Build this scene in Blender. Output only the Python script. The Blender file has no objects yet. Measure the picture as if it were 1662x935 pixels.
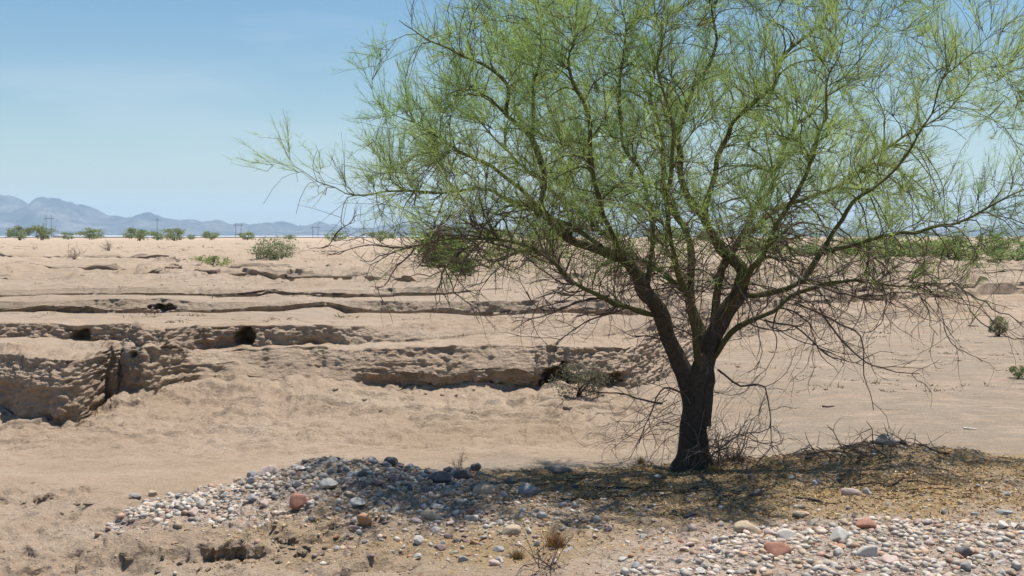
import bpy, bmesh, math, random
import numpy as np
from mathutils import Vector, Matrix, Euler
R = math.radians
rng = np.random.default_rng(7)
random.seed(7)
scene = bpy.context.scene
COL = scene.collection

# ------------------------------------------------------------------ camera, sky, sun, exposure
F, HZ, H = 2006.0, 384.0, 2.0            # focal length in photo pixels, horizon row, eye height
cam_d = bpy.data.cameras.new('camera'); cam = bpy.data.objects.new('camera', cam_d); COL.objects.link(cam)
cam.location = (0, 0, H); cam.rotation_euler = (R(90), 0, 0)
cam_d.sensor_width = 36; cam_d.lens = 36 * F / 1662
cam_d.shift_y = -(467.5 - HZ) / 1662
cam_d.clip_start = 0.1; cam_d.clip_end = 60000
scene.camera = cam
scene.cycles.volume_bounces = 2

SUN_EL, SUN_AZ = 74.0, 52.0              # azimuth measured from +Y (away from camera) towards +X (right)
world = bpy.data.worlds.new('World'); scene.world = world; world.use_nodes = True
wn = world.node_tree.nodes; wl = world.node_tree.links
bg = wn['Background']; sky = wn.new('ShaderNodeTexSky'); sky.sky_type = 'NISHITA'; sky.sun_disc = False
sky.sun_elevation = R(SUN_EL); sky.sun_rotation = R(SUN_AZ)
sky.altitude = 300; sky.air_density = 1.3; sky.dust_density = .25; sky.ozone_density = 4.0
tc = wn.new('ShaderNodeTexCoord'); mp = wn.new('ShaderNodeMapping'); mp.inputs['Scale'].default_value = (2.2, 2.2, 11)
nz = wn.new('ShaderNodeTexNoise'); nz.inputs['Scale'].default_value = 1.7; nz.inputs['Detail'].default_value = 7; nz.inputs['Roughness'].default_value = .55
rp = wn.new('ShaderNodeValToRGB'); rp.color_ramp.elements[0].position = .50; rp.color_ramp.elements[1].position = .80
rp.color_ramp.elements[1].color = (.34, .34, .34, 1)
mx = wn.new('ShaderNodeMix'); mx.data_type = 'RGBA'; mx.inputs['B'].default_value = (7.4, 8.0, 8.6, 1)
wl.new(tc.outputs['Generated'], mp.inputs['Vector']); wl.new(mp.outputs['Vector'], nz.inputs['Vector'])
wl.new(nz.outputs['Fac'], rp.inputs['Fac']); wl.new(rp.outputs['Color'], mx.inputs['Factor'])
hs = wn.new('ShaderNodeHueSaturation'); hs.inputs['Saturation'].default_value = 1.25; wl.new(sky.outputs['Color'], hs.inputs['Color']); wl.new(hs.outputs['Color'], mx.inputs['A']); wl.new(mx.outputs['Result'], bg.inputs['Color'])
bg.inputs['Strength'].default_value = 0.070

sun_d = bpy.data.lights.new('sun', 'SUN'); sun = bpy.data.objects.new('sun', sun_d); COL.objects.link(sun)
sun_d.energy = 5.0; sun_d.angle = R(0.53); sun_d.color = (1, .955, .88)
sdir = Vector((math.sin(R(SUN_AZ)) * math.cos(R(SUN_EL)), math.cos(R(SUN_AZ)) * math.cos(R(SUN_EL)), math.sin(R(SUN_EL))))
sun.rotation_euler = sdir.to_track_quat('Z', 'Y').to_euler(); sun.location = (5, 5, 30)
vs = scene.view_settings
vs.view_transform = 'Standard'; vs.look = 'None'; vs.gamma = 1; vs.use_curve_mapping = False; vs.exposure = 0.52

# ------------------------------------------------------------------ helpers
def at(px, py, Y):
    return Vector(((px - 831) / F * Y, Y, H - (py - HZ) / F * Y))
def _hash(ix, iy, iz, s):
    h = ix * np.uint32(374761393) + iy * np.uint32(668265263) + iz * np.uint32(2147483647) + np.uint32((s * 974634777) & 0xFFFFFFFF)
    h = (h ^ (h >> np.uint32(13))) * np.uint32(1274126177)
    return ((h ^ (h >> np.uint32(16))) & np.uint32(0xFFFF)).astype(np.float32) / np.float32(65535.0)
def noise3(x, y, z, s=0):
    """value noise in -1..1, vectorised"""
    shp = np.broadcast(x, y, z).shape
    x, y, z = (np.asarray(a, np.float32) for a in (x, y, z))
    x0, y0, z0 = np.floor(x), np.floor(y), np.floor(z)
    fx, fy, fz = x - x0, y - y0, z - z0
    X, Y, Z = (a.astype(np.int32).astype(np.uint32) for a in (x0, y0, z0))
    ux, uy, uz = (f * f * f * (f * (f * 6 - 15) + 10) for f in (fx, fy, fz))
    r = np.zeros(shp, np.float32); one = np.uint32(1)
    with np.errstate(over='ignore'):
        for dz in (0, 1):
            if dz and not np.any(fz): continue
            wz = uz if dz else 1 - uz
            for dy in (0, 1):
                a = _hash(X, Y + np.uint32(dy), Z + np.uint32(dz), s); b = _hash(X + one, Y + np.uint32(dy), Z + np.uint32(dz), s)
                r = r + (a + (b - a) * ux) * (uy if dy else 1 - uy) * wz
    return r * 2 - 1
def fbm(x, y, z, s=0, o=3, g=.5):
    r, a = 0, 1.0
    for k in range(o):
        r = r + a * noise3(x * 2**k + 13.7 * k, y * 2**k + 7.1 * k, z * 2**k, s + k); a *= g
    return r
def sstep(a, b, x):
    t = np.clip((x - a) / (b - a), 0, 1); return t * t * (3 - 2 * t)

def mesh_obj(name, verts, faces, mat=None, parent=None, smooth=False, cols=None, loc=None):
    me = bpy.data.meshes.new(name)
    verts = np.asarray(verts, np.float32); nv = len(verts)
    me.vertices.add(nv); me.vertices.foreach_set('co', verts.ravel())
    faces = np.asarray(faces, np.int32); nf, k = faces.shape
    me.loops.add(nf * k); me.loops.foreach_set('vertex_index', faces.ravel())
    me.polygons.add(nf); me.polygons.foreach_set('loop_start', np.arange(0, nf * k, k, dtype=np.int32))
    me.polygons.foreach_set('loop_total', np.full(nf, k, np.int32))
    if smooth: me.polygons.foreach_set('use_smooth', np.ones(nf, bool))
    if cols is not None:
        ca = me.color_attributes.new('Col', 'FLOAT_COLOR', 'POINT')
        c4 = np.ones((nv, 4), np.float32); c4[:, :3] = cols; ca.data.foreach_set('color', c4.ravel())
    me.update(calc_edges=True)
    if mat: me.materials.append(mat)
    o = bpy.data.objects.new(name, me); COL.objects.link(o)
    if parent: o.parent = parent
    if loc is not None: o.location = loc
    return o
def empty(name, loc=(0, 0, 0)):
    o = bpy.data.objects.new(name, None); COL.objects.link(o); o.location = loc; o.empty_display_size = .1
    return o
def tag(o, label=None, cat=None, group=None, kind=None):
    if label: o['label'] = label
    if cat: o['category'] = cat
    if group: o['group'] = group
    if kind: o['kind'] = kind
    return o

class NT:
    """small node-material builder"""
    def __init__(s, name, rough=.9, spec=.2):
        s.m = bpy.data.materials.new(name); s.m.use_nodes = True
        s.t = s.m.node_tree; s.n = s.t.nodes; s.b = s.n['Principled BSDF']
        s.b.inputs['Roughness'].default_value = rough; s.b.inputs['Specular IOR Level'].default_value = spec
        s.tc = s.n.new('ShaderNodeTexCoord').outputs['Object']
    def link(s, a, b): s.t.links.new(a, b)
    def noise(s, scale, detail=4, rough=.6, stretch=None):
        n = s.n.new('ShaderNodeTexNoise'); n.inputs['Scale'].default_value = scale
        n.inputs['Detail'].default_value = detail; n.inputs['Roughness'].default_value = rough
        v = s.tc
        if stretch:
            mp = s.n.new('ShaderNodeMapping'); mp.inputs['Scale'].default_value = stretch; s.link(v, mp.inputs['Vector']); v = mp.outputs['Vector']
        s.link(v, n.inputs['Vector']); return n.outputs['Fac']
    def voro(s, scale, out='Color'):
        n = s.n.new('ShaderNodeTexVoronoi'); n.inputs['Scale'].default_value = scale; s.link(s.tc, n.inputs['Vector']); return n.outputs[out]
    def ramp(s, fac, stops):
        r = s.n.new('ShaderNodeValToRGB'); e = r.color_ramp.elements
        while len(e) < len(stops): e.new(.5)
        for el, (p, c) in zip(e, stops):
            el.position = p; el.color = tuple(c) + (1,) if len(c) == 3 else c
        s.link(fac, r.inputs['Fac']); return r.outputs['Color']
    def mix(s, fac, a, b, mode='MIX'):
        m = s.n.new('ShaderNodeMix'); m.data_type = 'RGBA'; m.blend_type = mode
        for key, v in (('Factor', fac), ('A', a), ('B', b)):
            if isinstance(v, (int, float)): m.inputs[key].default_value = v
            elif isinstance(v, tuple): m.inputs[key].default_value = v + (1,)
            else: s.link(v, m.inputs[key])
        return m.outputs['Result']
    def attr(s, name='Col'):
        a = s.n.new('ShaderNodeAttribute'); a.attribute_name = name; return a.outputs['Color']
    def sep(s, c):
        n = s.n.new('ShaderNodeSeparateColor'); s.link(c, n.inputs['Color']); return n.outputs
    def bump(s, h, dist, strength=1.0, prev=None):
        b = s.n.new('ShaderNodeBump'); b.inputs['Distance'].default_value = dist; b.inputs['Strength'].default_value = strength
        s.link(h, b.inputs['Height'])
        if prev: s.link(prev, b.inputs['Normal'])
        return b.outputs['Normal']
    def out(s, color, normal=None):
        if isinstance(color, tuple): s.b.inputs['Base Color'].default_value = color + (1,)
        else: s.link(color, s.b.inputs['Base Color'])
        if normal: s.link(normal, s.b.inputs['Normal'])
        return s.m
def grey(v): return (v, v, v)

# ------------------------------------------------------------------ materials
def ground_material():
    n = NT('desert_soil', .95, .1)
    s = n.sep(n.attr())
    big = n.noise(.35, 5, .6); mid = n.noise(2.3, 6, .65); fine = n.noise(38, 5, .7); speck = n.noise(150, 2, .6)
    base = n.ramp(big, [(.3, (.395, .295, .205)), (.5, (.45, .34, .25)), (.7, (.495, .385, .295))])
    base = n.mix(n.ramp(mid, [(.35, grey(.0)), (.7, grey(.55))]), base, (.36, .265, .18))
    streak = n.noise(1.1, 5, .62, (.35, 1.8, 1))
    base = n.mix(n.ramp(n.noise(7, 5, .7, (.6, 1.3, 1)), [(.53, grey(0)), (.66, grey(.65))]), base, (.26, .195, .135))
    base = n.mix(n.ramp(streak, [(.5, grey(0)), (.72, grey(.5))]), base, (.50, .41, .31))
    silt = n.mix(n.noise(5, 5), (.19, .165, .135), (.34, .285, .22))
    siltf = n.mix(1.0, s[2], n.ramp(n.noise(2.6, 8, .75, (.6, 1.3, 1)), [(.40, grey(0)), (.55, grey(1))]), 'MULTIPLY')
    base = n.mix(siltf, base, silt)
    lit = n.ramp(n.noise(55, 4, .75), [(.28, (.10, .07, .042)), (.43, (.28, .19, .10)), (.56, (.42, .30, .16)), (.72, (.55, .43, .28))])
    litf = n.mix(1.0, s[0], n.ramp(n.noise(1.9, 6, .7), [(.34, grey(.15)), (.56, grey(1))]), 'MULTIPLY')
    base = n.mix(litf, base, lit)
    vc = n.voro(42); hs = n.sep(vc)
    peb = n.ramp(hs[0], [(0, (.16, .13, .12)), (.25, (.34, .27, .22)), (.5, (.47, .40, .33)), (.75, (.52, .36, .27)), (1, (.60, .54, .48))])
    base = n.mix(n.mix(1.0, s[1], grey(.85), 'MULTIPLY'), base, peb)
    base = n.mix(.55, base, n.ramp(fine, [(.25, grey(.62)), (.5, grey(1)), (.8, grey(1.25))]), 'MULTIPLY')
    base = n.mix(.4, base, n.ramp(speck, [(.3, grey(.55)), (.5, grey(1)), (.75, grey(1.3))]), 'MULTIPLY')
    b = n.bump(n.noise(6, 8, .72, (.7, 1.25, 1)), .10, 1.); b = n.bump(n.noise(26, 5, .7), .025, .8, b); b = n.bump(fine, .012, .9, b); b = n.bump(n.voro(42, 'Distance'), .008, .5, b)
    return n.out(base, b)
M_ground = ground_material()

def attr_material(name, rough=.8, spec=.25, ns=25, amt=.35, bump=.004, transl=0):
    n = NT(name, rough, spec)
    c = n.mix(amt, n.attr(), n.ramp(n.noise(ns, 4, .65), [(.25, grey(.5)), (.5, grey(1)), (.78, grey(1.35))]), 'MULTIPLY')
    m = n.out(c, n.bump(n.noise(ns * 2.5, 3), bump, .7) if bump else None)
    if transl:
        tr = n.n.new('ShaderNodeBsdfTranslucent'); n.link(c, tr.inputs['Color'])
        ms = n.n.new('ShaderNodeMixShader'); ms.inputs[0].default_value = transl
        n.link(n.b.outputs[0], ms.inputs[1]); n.link(tr.outputs[0], ms.inputs[2])
        n.link(ms.outputs[0], n.n['Material Output'].inputs['Surface'])
    return m
M_bark = attr_material('bark', .9, .15, 22, .85, .02)
M_leaf = attr_material('leaf', .6, .25, 3, .3, 0, .5)
M_pebble = attr_material('pebble', .75, .3, 22, .45, .003)
M_litter = attr_material('litter', .85, .15, 40, .3, 0)
def stone_mat(name, c1, c2):
    n = NT(name, .72, .3)
    c = n.mix(n.ramp(n.noise(7, 6, .7), [(.3, grey(0)), (.7, grey(1))]), c1, c2)
    c = n.mix(.5, c, n.ramp(n.noise(45, 4, .7), [(.25, grey(.5)), (.5, grey(1)), (.8, grey(1.3))]), 'MULTIPLY')
    return n.out(c, n.bump(n.noise(30, 5, .7), .006, .8))
STONES = {
    'pale grey': stone_mat('stone_pale_grey', (.40, .37, .33), (.52, .48, .43)),
    'blue-grey': stone_mat('stone_blue_grey', (.25, .245, .235), (.38, .365, .345)),
    'dark grey': stone_mat('stone_dark_grey', (.085, .08, .08), (.17, .155, .15)),
    'white': stone_mat('stone_white', (.47, .43, .375), (.60, .55, .49)),
    'tan': stone_mat('stone_tan', (.36, .27, .18), (.50, .40, .29)),
    'brick red': stone_mat('stone_red', (.30, .13, .085), (.42, .22, .15)),
    'orange-brown': stone_mat('stone_orange', (.36, .19, .10), (.47, .28, .17)),
    'purple-brown': stone_mat('stone_purple', (.16, .11, .105), (.27, .20, .185)),
    'pinkish': stone_mat('stone_pink', (.45, .33, .28), (.60, .48, .42)),
}
PCOL = np.array([(.40, .37, .33), (.30, .285, .27), (.16, .145, .135), (.54, .50, .44), (.40, .31, .21), (.36, .18, .12), (.42, .26, .15), (.22, .16, .15), (.52, .41, .35), (.50, .46, .40)])

# ------------------------------------------------------------------ ground: one sheet from behind the camera to the horizon
PLAIN = .64
def P(X, pts):
    xs, ys = zip(*pts); return np.interp(X, xs, ys)
def wob(X, s, a1=.35, f1=.7, a2=.12, f2=3.0):
    return a1 * noise3(X * f1, s * 3.1, .5, s) + a2 * noise3(X * f2, s * 1.7, .2, s + 50) + .02 * noise3(X * 9, s, 0, s + 90)

ac = np.concatenate([np.linspace(-.95, -.46, 16)[:-1], np.linspace(-.46, -.215, 70)[:-1], np.linspace(-.215, .215, 650), np.linspace(.215, .46, 70)[1:], np.linspace(.46, .95, 16)[1:]])
NC = len(ac)
def knots():
    """list of (Y(X), Z(X), rows before this knot, easing) evaluated for every column"""
    K = []
    def add(Yn, Yf, Zf, rows, ease='lin'):
        X = ac * (Yn + 20)
        for _ in range(4):
            Y = Yf(X); X = ac * (Y + 20)
        if K: Y = np.maximum(Y, K[-1][0] + (.02 if rows < 60 else .2)) if ease != 'over' else Y
        X = ac * (Y + 20)
        K.append((Y, Zf(X), rows, ease)); return Y
    one = lambda v: (lambda X: np.full_like(X, v))
    add(-14, one(-14.), one(.5), 0)
    add(0, one(0.), one(.38), 8)
    add(6.6, one(6.6), lambda X: P(X, [(-8, -.34), (-2.5, -.30), (-1, -.16), (0, -.08), (2, .0), (6, .08)]), 16)
    add(8.8, one(8.8), lambda X: P(X, [(-8, -.40), (-3.2, -.38), (-2, -.24), (-1, -.12), (0, -.07), (2, -.01), (6, .05)]), 95)
    lipz = [(-9, -.50), (-4.2, -.44), (-3.2, -.27), (-2.2, -.09), (-1.5, .065), (-.98, .045), (-.6, -.03), (-.1, -.06), (.8, -.04), (1.6, .0), (2.4, .0), (2.9, .05), (3.35, .13), (3.8, .06), (4.6, -.02), (6, -.05), (12, -.1)]
    add(10.5, lambda X: 10.45 + .1 * noise3(X * 1.3, 0, 0, 3) + P(X, [(-9, .6), (-3.5, .2), (-1, -.1), (1, .35), (1.6, .5), (3.3, .6), (6, .7)]), lambda X: P(X, lipz), 75)
    add(12.4, lambda X: P(X, [(-9, 12.6), (-1.5, 11.8), (0, 11.9), (1.6, 12.2), (3.3, 13.), (6, 14.5), (12, 16)]), one(-.50), 46, 'smooth')
    # apron foot
    bank = [(-16, 14.5), (-8.4, 15.2), (-6, 15.6), (-4.9, 15.7), (-2, 15.8), (.5, 16.2), (1.7, 17.2), (2.3, 19), (3.2, 22), (4.6, 27), (8, 33), (16, 39), (30, 44), (60, 47)]
    add(15.7, lambda X: P(X, bank) + .25 * noise3(X * .6, 0, 0, 5), lambda X: P(X, [(-9, -.62), (-5.5, -.56), (2, -.5), (9, -.46), (40, -.42)]), 64)
    # base of the lower step
    yl = [(-16, 17.5), (-8.4, 17.8), (-7.4, 17.3), (-6.4, 16.62), (-5.98, 16.5), (-5.83, 16.62), (-5.66, 17.9), (-5.5, 17.7), (-5.2, 17.5), (-5.06, 17.6), (-4.88, 18.35), (-4, 18.38), (-2.6, 18.38), (-1.9, 18.52), (-.5, 18.45), (1.1, 18.35), (1.75, 18.6), (2.3, 20), (3.2, 23), (4.6, 28), (8, 34), (16, 40), (30, 45), (60, 48)]
    zl = [(-16, -.45), (-8.4, -.40), (-7.4, -.40), (-6.2, -.50), (-5.83, -.50), (-5.66, -.24), (-5.5, -.17), (-5.08, -.15), (-4.85, -.14), (-4.1, -.10), (-3.5, -.11), (-3, -.13), (-2.5, -.16), (-2.0, -.19), (-1.5, -.24), (.5, -.27), (1.5, -.25), (2.2, -.35), (4, -.42), (40, -.36)]
    lw = lambda X: wob(X, 11, .12, 1.1, .07, 3.3)
    add(18.2, lambda X: P(X, yl) + lw(X), lambda X: P(X, zl) + .05 * noise3(X * 1.7, 0, 0, 9), 52, 'concave')
    # undercut, then top of the lower step
    und = lambda X: P(X, [(-9, .0), (-6, -.02), (-5, .02), (-4.6, -.22), (-2.6, -.20), (-1.6, .09), (.3, .12), (1.0, .02), (1.8, -.05), (3, -.4), (40, -.6)])
    add(18.2, lambda X: P(X, yl) + lw(X) - und(X), lambda X: P(X, [(-9, .02), (-6, .0), (-5.6, .1), (-5.1, .08), (-4.75, .05), (-4, .06), (-3, .04), (-2.5, .02), (-2.1, .0), (-1.5, -.04), (.5, -.03), (1.7, -.04), (3, -.1), (40, 0)]) + .05 * noise3(X * 2.1, 3, 0, 9), 34, 'over')
    yt = lambda X: P(X, yl) + lw(X) + P(X, [(-9, .30), (-5.9, .22), (-5.6, .14), (-5.08, .14), (-4.8, .30), (-4.5, .46), (-2.6, .42), (-1.8, .18), (1.5, .2), (3, .9), (40, 1.3)])
    zt = lambda X: P(X, [(-16, .34), (-5.83, .33), (-5.66, .36), (-5.5, .42), (-5.08, .44), (-4.8, .26), (-3.6, .28), (-2.4, .29), (-1, .34), (1.5, .33), (2.4, .25), (5, .2), (40, .2)])
    K_y = add(18.4, yt, lambda X: zt(X) + .03 * noise3(X * 1.3, 8, 0, 9), 44, 'over')
    # shelf, upper step
    yu = [(-16, 19.6), (-8.4, 19.4), (-7, 19.2), (-5.9, 18.95), (-5.66, 18.1), (-5.4, 17.8), (-5.08, 17.8), (-4.86, 18.95), (-4, 18.98), (-3, 19.1), (-1.8, 19.3), (0, 19.45), (1.4, 19.3), (2.3, 20.8), (3.2, 23.8), (4.6, 29), (8, 35), (16, 41.2), (30, 46), (60, 49)]
    uw = lambda X: wob(X, 21, .10, .9, .07, 3.1)
    add(18.8, lambda X: P(X, yu) + uw(X), lambda X: P(X, [(-16, .40), (-5.9, .40), (-5.7, .44), (-5.1, .46), (-4.85, .29), (-3, .30), (-2, .36), (-.5, .46), (1.5, .44), (3, .3), (40, .3)]), 24, 'smooth')
    soft = lambda X: P(X, [(-16, .2), (-5, .12), (-4, .09), (-3, .10), (-2, .3), (-1, .7), (1.2, .7), (2.5, .8), (5, 1.4), (40, 1.6)])
    YL = add(19.1, lambda X: P(X, yu) + uw(X) + soft(X), lambda X: np.full_like(X, PLAIN) + .03 * noise3(X * .9, 2, 0, 19), 36, 'upper')
    # gullies cut into the plain: (near lip, far face, depth fn, seed)
    def gully(yn, yf, dep, s, rows, wa=.5):
        f1 = lambda X: np.maximum(yf + wob(X, s, wa, .28, .22, 1.3), P(X, yu) + 1.2 + (yf - 20) * .35)
        d = lambda X: np.clip(dep(X), 0, 1.) * np.ones_like(X)
        add(yn, lambda X: np.minimum(yn + wob(X, s + 3, wa, .3, .15, 1.1), f1(X) - .7), lambda X: PLAIN + .03 * noise3(X * .4, s, 0, s), rows[0])
        add(yf, lambda X: f1(X) - .02, lambda X: PLAIN - d(X), rows[1], 'smooth')
        add(yf, lambda X: f1(X) - .12 * np.minimum(d(X) / .3, 1), lambda X: PLAIN - d(X) * .45, rows[2], 'over')
        add(yf, lambda X: f1(X) + .04 + .06 * sstep(0, 1, noise3(X * .8, s, 0, s + 7)), lambda X: PLAIN + .04 * noise3(X * .5, s, 2, s), rows[2], 'over')
    gm = lambda s, f, lo=-.25, hi=.25: (lambda X: sstep(lo, hi, noise3(X * f, s * 5.3, 0, s)))
    g1 = lambda X: .16 + P(X, [(-14, .28), (-10.4, .26), (-9.6, .10), (-8.9, .08), (-8.5, .26), (-5.8, .24), (-5.2, .05), (-4.0, .05), (-3.5, .30), (-1, .34), (.9, .30), (2.5, .28), (20, .2)]) + .10 * noise3(X * 1.4, 0, 0, 33)
    gully(21.4, 26.3, g1, 31, (24, 44, 16), .6)
    gully(27.8, 31.4, lambda X: .30 * gm(41, .35, -.3, .05)(X), 41, (18, 16, 8), .5)
    gully(33.4, 39.6, lambda X: .40 * gm(44, .22, -.7, -.1)(X), 44, (14, 26, 9), 1.2)
    gully(43, 48, lambda X: .24 * gm(47, .2, -.3, .05)(X), 47, (12, 14, 6), 1.5)
    gully(53, 60, lambda X: .26 * gm(51, .16, -.25, .15)(X), 51, (12, 14, 6), 2.2)
    gully(68, 80, lambda X: .26 * gm(53, .12, -.2, .2)(X), 53, (12, 14, 5), 3.)
    gully(92, 110, lambda X: .25 * gm(57, .1, -.15, .25)(X), 57, (10, 10, 4), 4.)
    for y, r in ((150, 8), (260, 8), (500, 8), (1000, 6), (2500, 6), (6000, 5), (9000, 3), (20000, 3)):
        add(y, one(float(y)), one(PLAIN), r)
    return K
K = knots()
YY, ZZ, FACE = [], [], []
for i, (Y, Z, rows, ease) in enumerate(K):
    if i == 0: YY.append(Y); ZZ.append(Z); FACE.append(np.zeros(NC)); continue
    Y0, Z0 = K[i - 1][0], K[i - 1][1]
    for r in range(1, rows + 1):
        t = r / rows
        tz = {'smooth': t * t * (3 - 2 * t), 'concave': t ** 2.0, 'upper': 1 - (1 - t) ** 1.7}.get(ease, t)
        YY.append(Y0 + (Y - Y0) * t); ZZ.append(Z0 + (Z - Z0) * tz); FACE.append(np.full(NC, 1. if ease in ('over', 'upper') else 0.))
YY, ZZ, FACE = np.array(YY), np.array(ZZ), np.array(FACE)
XX = ac[None, :] * (YY + 20)
NR = len(YY)
# hills and hollows, slabs of crusted soil in the foreground, mound lumps
pl = sstep(30, 36, YY) * (1 - sstep(110, 160, YY)) * (ZZ > .1)
for q, (fx, fy, hh) in enumerate(((.22, .40, .17), (.5, .8, .12), (.11, .16, .2))):
    nn = fbm(XX * fx, YY * fy, 0, 170 + q, 4); ZZ += pl * hh * (sstep(.02, .10, nn) - .5 * sstep(.02, .5, nn))
near = sstep(3, 7, YY) * (1 - sstep(90, 200, YY))
ZZ += near * .035 * fbm(XX * .8, YY * .8, 0, 61, 3) * (1 - .6 * FACE)
fg = sstep(5.5, 7, YY) * (1 - sstep(11, 12.5, YY))
ZZ += fg * (.042 * fbm(XX * 3.4, YY * 3.4, 0, 64, 5, .58) * sstep(0.5, -1.5, XX) + .012 * fbm(XX * 6, YY * 6, 0, 66, 3))
for (px, py, zc, hx, hy, h, s) in ((300, 908, -.30, .62, .30, .13, 1), (492, 884, -.22, .30, .16, .09, 2), (30, 806, -.43, .55, .30, .15, 3), (80, 915, -.36, .5, .2, .06, 4), (560, 925, -.18, .3, .14, .07, 5), (420, 872, -.27, .22, .10, .05, 6), (640, 905, -.16, .25, .1, .05, 7)):
    Yc = (H - zc) * F / (py - HZ); Xc = (px - 831) / F * Yc
    d = np.sqrt(((XX - Xc) / hx) ** 2 + ((YY - Yc - .1) / hy) ** 2) + .22 * fbm(XX * 5, YY * 5, s, 70 + s, 4, .55)
    ZZ += .75 * h * sstep(1.3, .78, d) * (1 + .22 * fbm(XX * 8, YY * 8, 0, 80 + s, 3))
P3 = np.stack([XX, YY, ZZ], -1)
# surface normals, then crumbly displacement (strong on raw faces, weak on flats)
du = np.gradient(P3, axis=1); dv = np.gradient(P3, axis=0)
Nn = np.cross(du, dv); Nn /= np.linalg.norm(Nn, axis=-1, keepdims=True) + 1e-9
Nn *= np.sign(np.sum(Nn * np.array([0, -.35, 1.0]), -1, keepdims=True))
steep = np.clip(1 - np.abs(Nn[..., 2]), 0, 1)
stf = sstep(.12, .6, steep) * (YY > 5) * (YY < 130)
lod = 1 / (1 + np.maximum(YY - 20, 0) / 25)
strata = fbm(XX * .55, YY * .55, ZZ * 15, 101, 3)
lump = fbm(XX * 4.5, YY * 4.5, ZZ * 6, 104, 4, .55)
bowl = np.abs(fbm(XX * 2.0, YY * 2.0, ZZ * 3.2, 108, 3))
rough = fbm(XX * 13, YY * 13, ZZ * 16, 106, 3, .6)
side = 1 / (1 + (np.abs(du[..., 1]) / (np.abs(du[..., 0]) + 1e-6) / 2.5) ** 2)
disp = stf * (.036 * strata * (.3 + .9 * sstep(-.3, .5, noise3(XX * 1.3, YY * 1.3, ZZ * 2, 109))) + (.036 * lump - .11 * sstep(.55, 1.05, bowl)) * (.35 + .65 * side) + .034 * rough) * np.sqrt(lod) * .9
ds = np.abs(dv[..., 1]) + np.abs(dv[..., 2])
rill = fbm(XX * 4.5 + YY * .8, YY * .35, 0, 111, 3)
apron = sstep(13.6, 15.4, YY) * (1 - FACE) * (1 - sstep(18.2, 19, YY)) * (XX < 2.4)
disp += apron * (.040 * rill * sstep(-.1, .5, noise3(XX * .9, YY * .9, 0, 118)) + .036 * fbm(XX * 3.2, YY * 2.2, 0, 113, 5, .62) + .06 * sstep(.15, .5, fbm(XX * 1.1, YY * 3.5, 0, 117, 4, .6)))
disp += near * (1 - stf) * (.017 * fbm(XX * 7, YY * 7, ZZ * 3, 115, 3) * np.clip(1 - ds * 9, 0, 1) + .018 * lod * fbm(XX * 2, YY * 2.5, 0, 119, 2) * np.clip(1 - ds * 3, 0, 1))
P3 = P3 + Nn * disp[..., None]
# burrow holes and the cave: pushed back into the bank
for (px, py, Yc, rx, rz, dep) in ((397, 548, 19.0, .13, .13, .55), (128, 546, 19.1, .17, .085, .45), (905, 616, 18.4, .27, .21, .55), (980, 618, 18.5, .20, .13, .3), (235, 569, 18.1, .05, .05, .2), (262, 499, 26.2, .30, .07, .4)):
    c = at(px, py, Yc)
    d = np.sqrt(((P3[..., 0] - c.x) / rx) ** 2 + ((P3[..., 2] - c.z) / rz) ** 2) + .42 * fbm(P3[..., 0] * 8, P3[..., 2] * 8, 0, 120, 3)
    P3[..., 1] += dep * sstep(1.15, .6, d) * (np.abs(P3[..., 1] - Yc) < 1.3) * (FACE > .5)
# colour masks: R leaf litter below the tree, G gravel, B grey silt
x, y, z = P3[..., 0], P3[..., 1], P3[..., 2]
TX, TY = 1.6, 10.9
wig = fbm(x * 1.5, y * 1.5, 0, 131, 4)
litter = sstep(1.15, .7, np.sqrt(((x - TX - .5) / 3.4) ** 2 + ((y - TY + .35) / 1.75) ** 2) + .25 * wig) * (z > -.4)
litter = np.maximum(litter, .9 * sstep(1.1, .7, np.sqrt(((x - 4.8) / 2.6) ** 2 + ((y - 11.2) / 2.1) ** 2) + .3 * wig))
litter = np.maximum(litter, .8 * sstep(1.15, .6, np.sqrt(((x + .1) / 1.9) ** 2 + ((y - 9.1) / 1.5) ** 2) + .3 * wig))
gr_m = sstep(1.12, .75, np.sqrt(((x + 1.55) / 1.75) ** 2 + ((y - 10.) / .75) ** 2) + .3 * wig)
gr_r = sstep(8.75, 8.35, y + .25 * wig - .04 * (x - 2)) * sstep(.2, 1.1, x + .3 * wig) * (y > 4)
gr_c = .55 * sstep(1.1, .5, np.sqrt(((x + .4) / 1.4) ** 2 + ((y - 9.3) / .9) ** 2) + .3 * wig)
gravel_m = np.clip(np.maximum.reduce([gr_m, gr_r, gr_c]), 0, 1)
silt = sstep(.5, 3.6, x) * sstep(12, 14, y) * (1 - sstep(34, 42, y)) * (z < -.2) + .8 * sstep(1.2, .6, np.sqrt(((x - .6) / 2.6) ** 2 + ((y - 13.) / 1.0) ** 2) + .3 * wig)
silt = np.maximum(silt, .62 * sstep(19.5, 22, y) * (z > .2) * (1 - sstep(300, 600, y)))
cols = np.stack([litter, gravel_m, np.clip(silt, 0, 1) * .6], -1).reshape(-1, 3)
idx = np.arange(NR * NC).reshape(NR, NC)
quads = np.stack([idx[:-1, :-1], idx[:-1, 1:], idx[1:, 1:], idx[1:, :-1]], -1).reshape(-1, 4)
ground = mesh_obj('ground', P3.reshape(-1, 3), quads, M_ground, smooth=True, cols=cols)
tag(ground, 'pale tan eroded desert floor with a dry wash and gullied banks', 'ground', kind='structure')
bpy.context.view_layer.update()
deps = bpy.context.evaluated_depsgraph_get()
def drop(X, Y, z0=6.):
    hit, p, nrm, _ = ground.ray_cast(Vector((X, Y, z0)), Vector((0, 0, -1)))
    return (p, nrm) if hit else (Vector((X, Y, 0)), Vector((0, 0, 1)))
GX0, GY0, GC = -9., 5., .02
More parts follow.
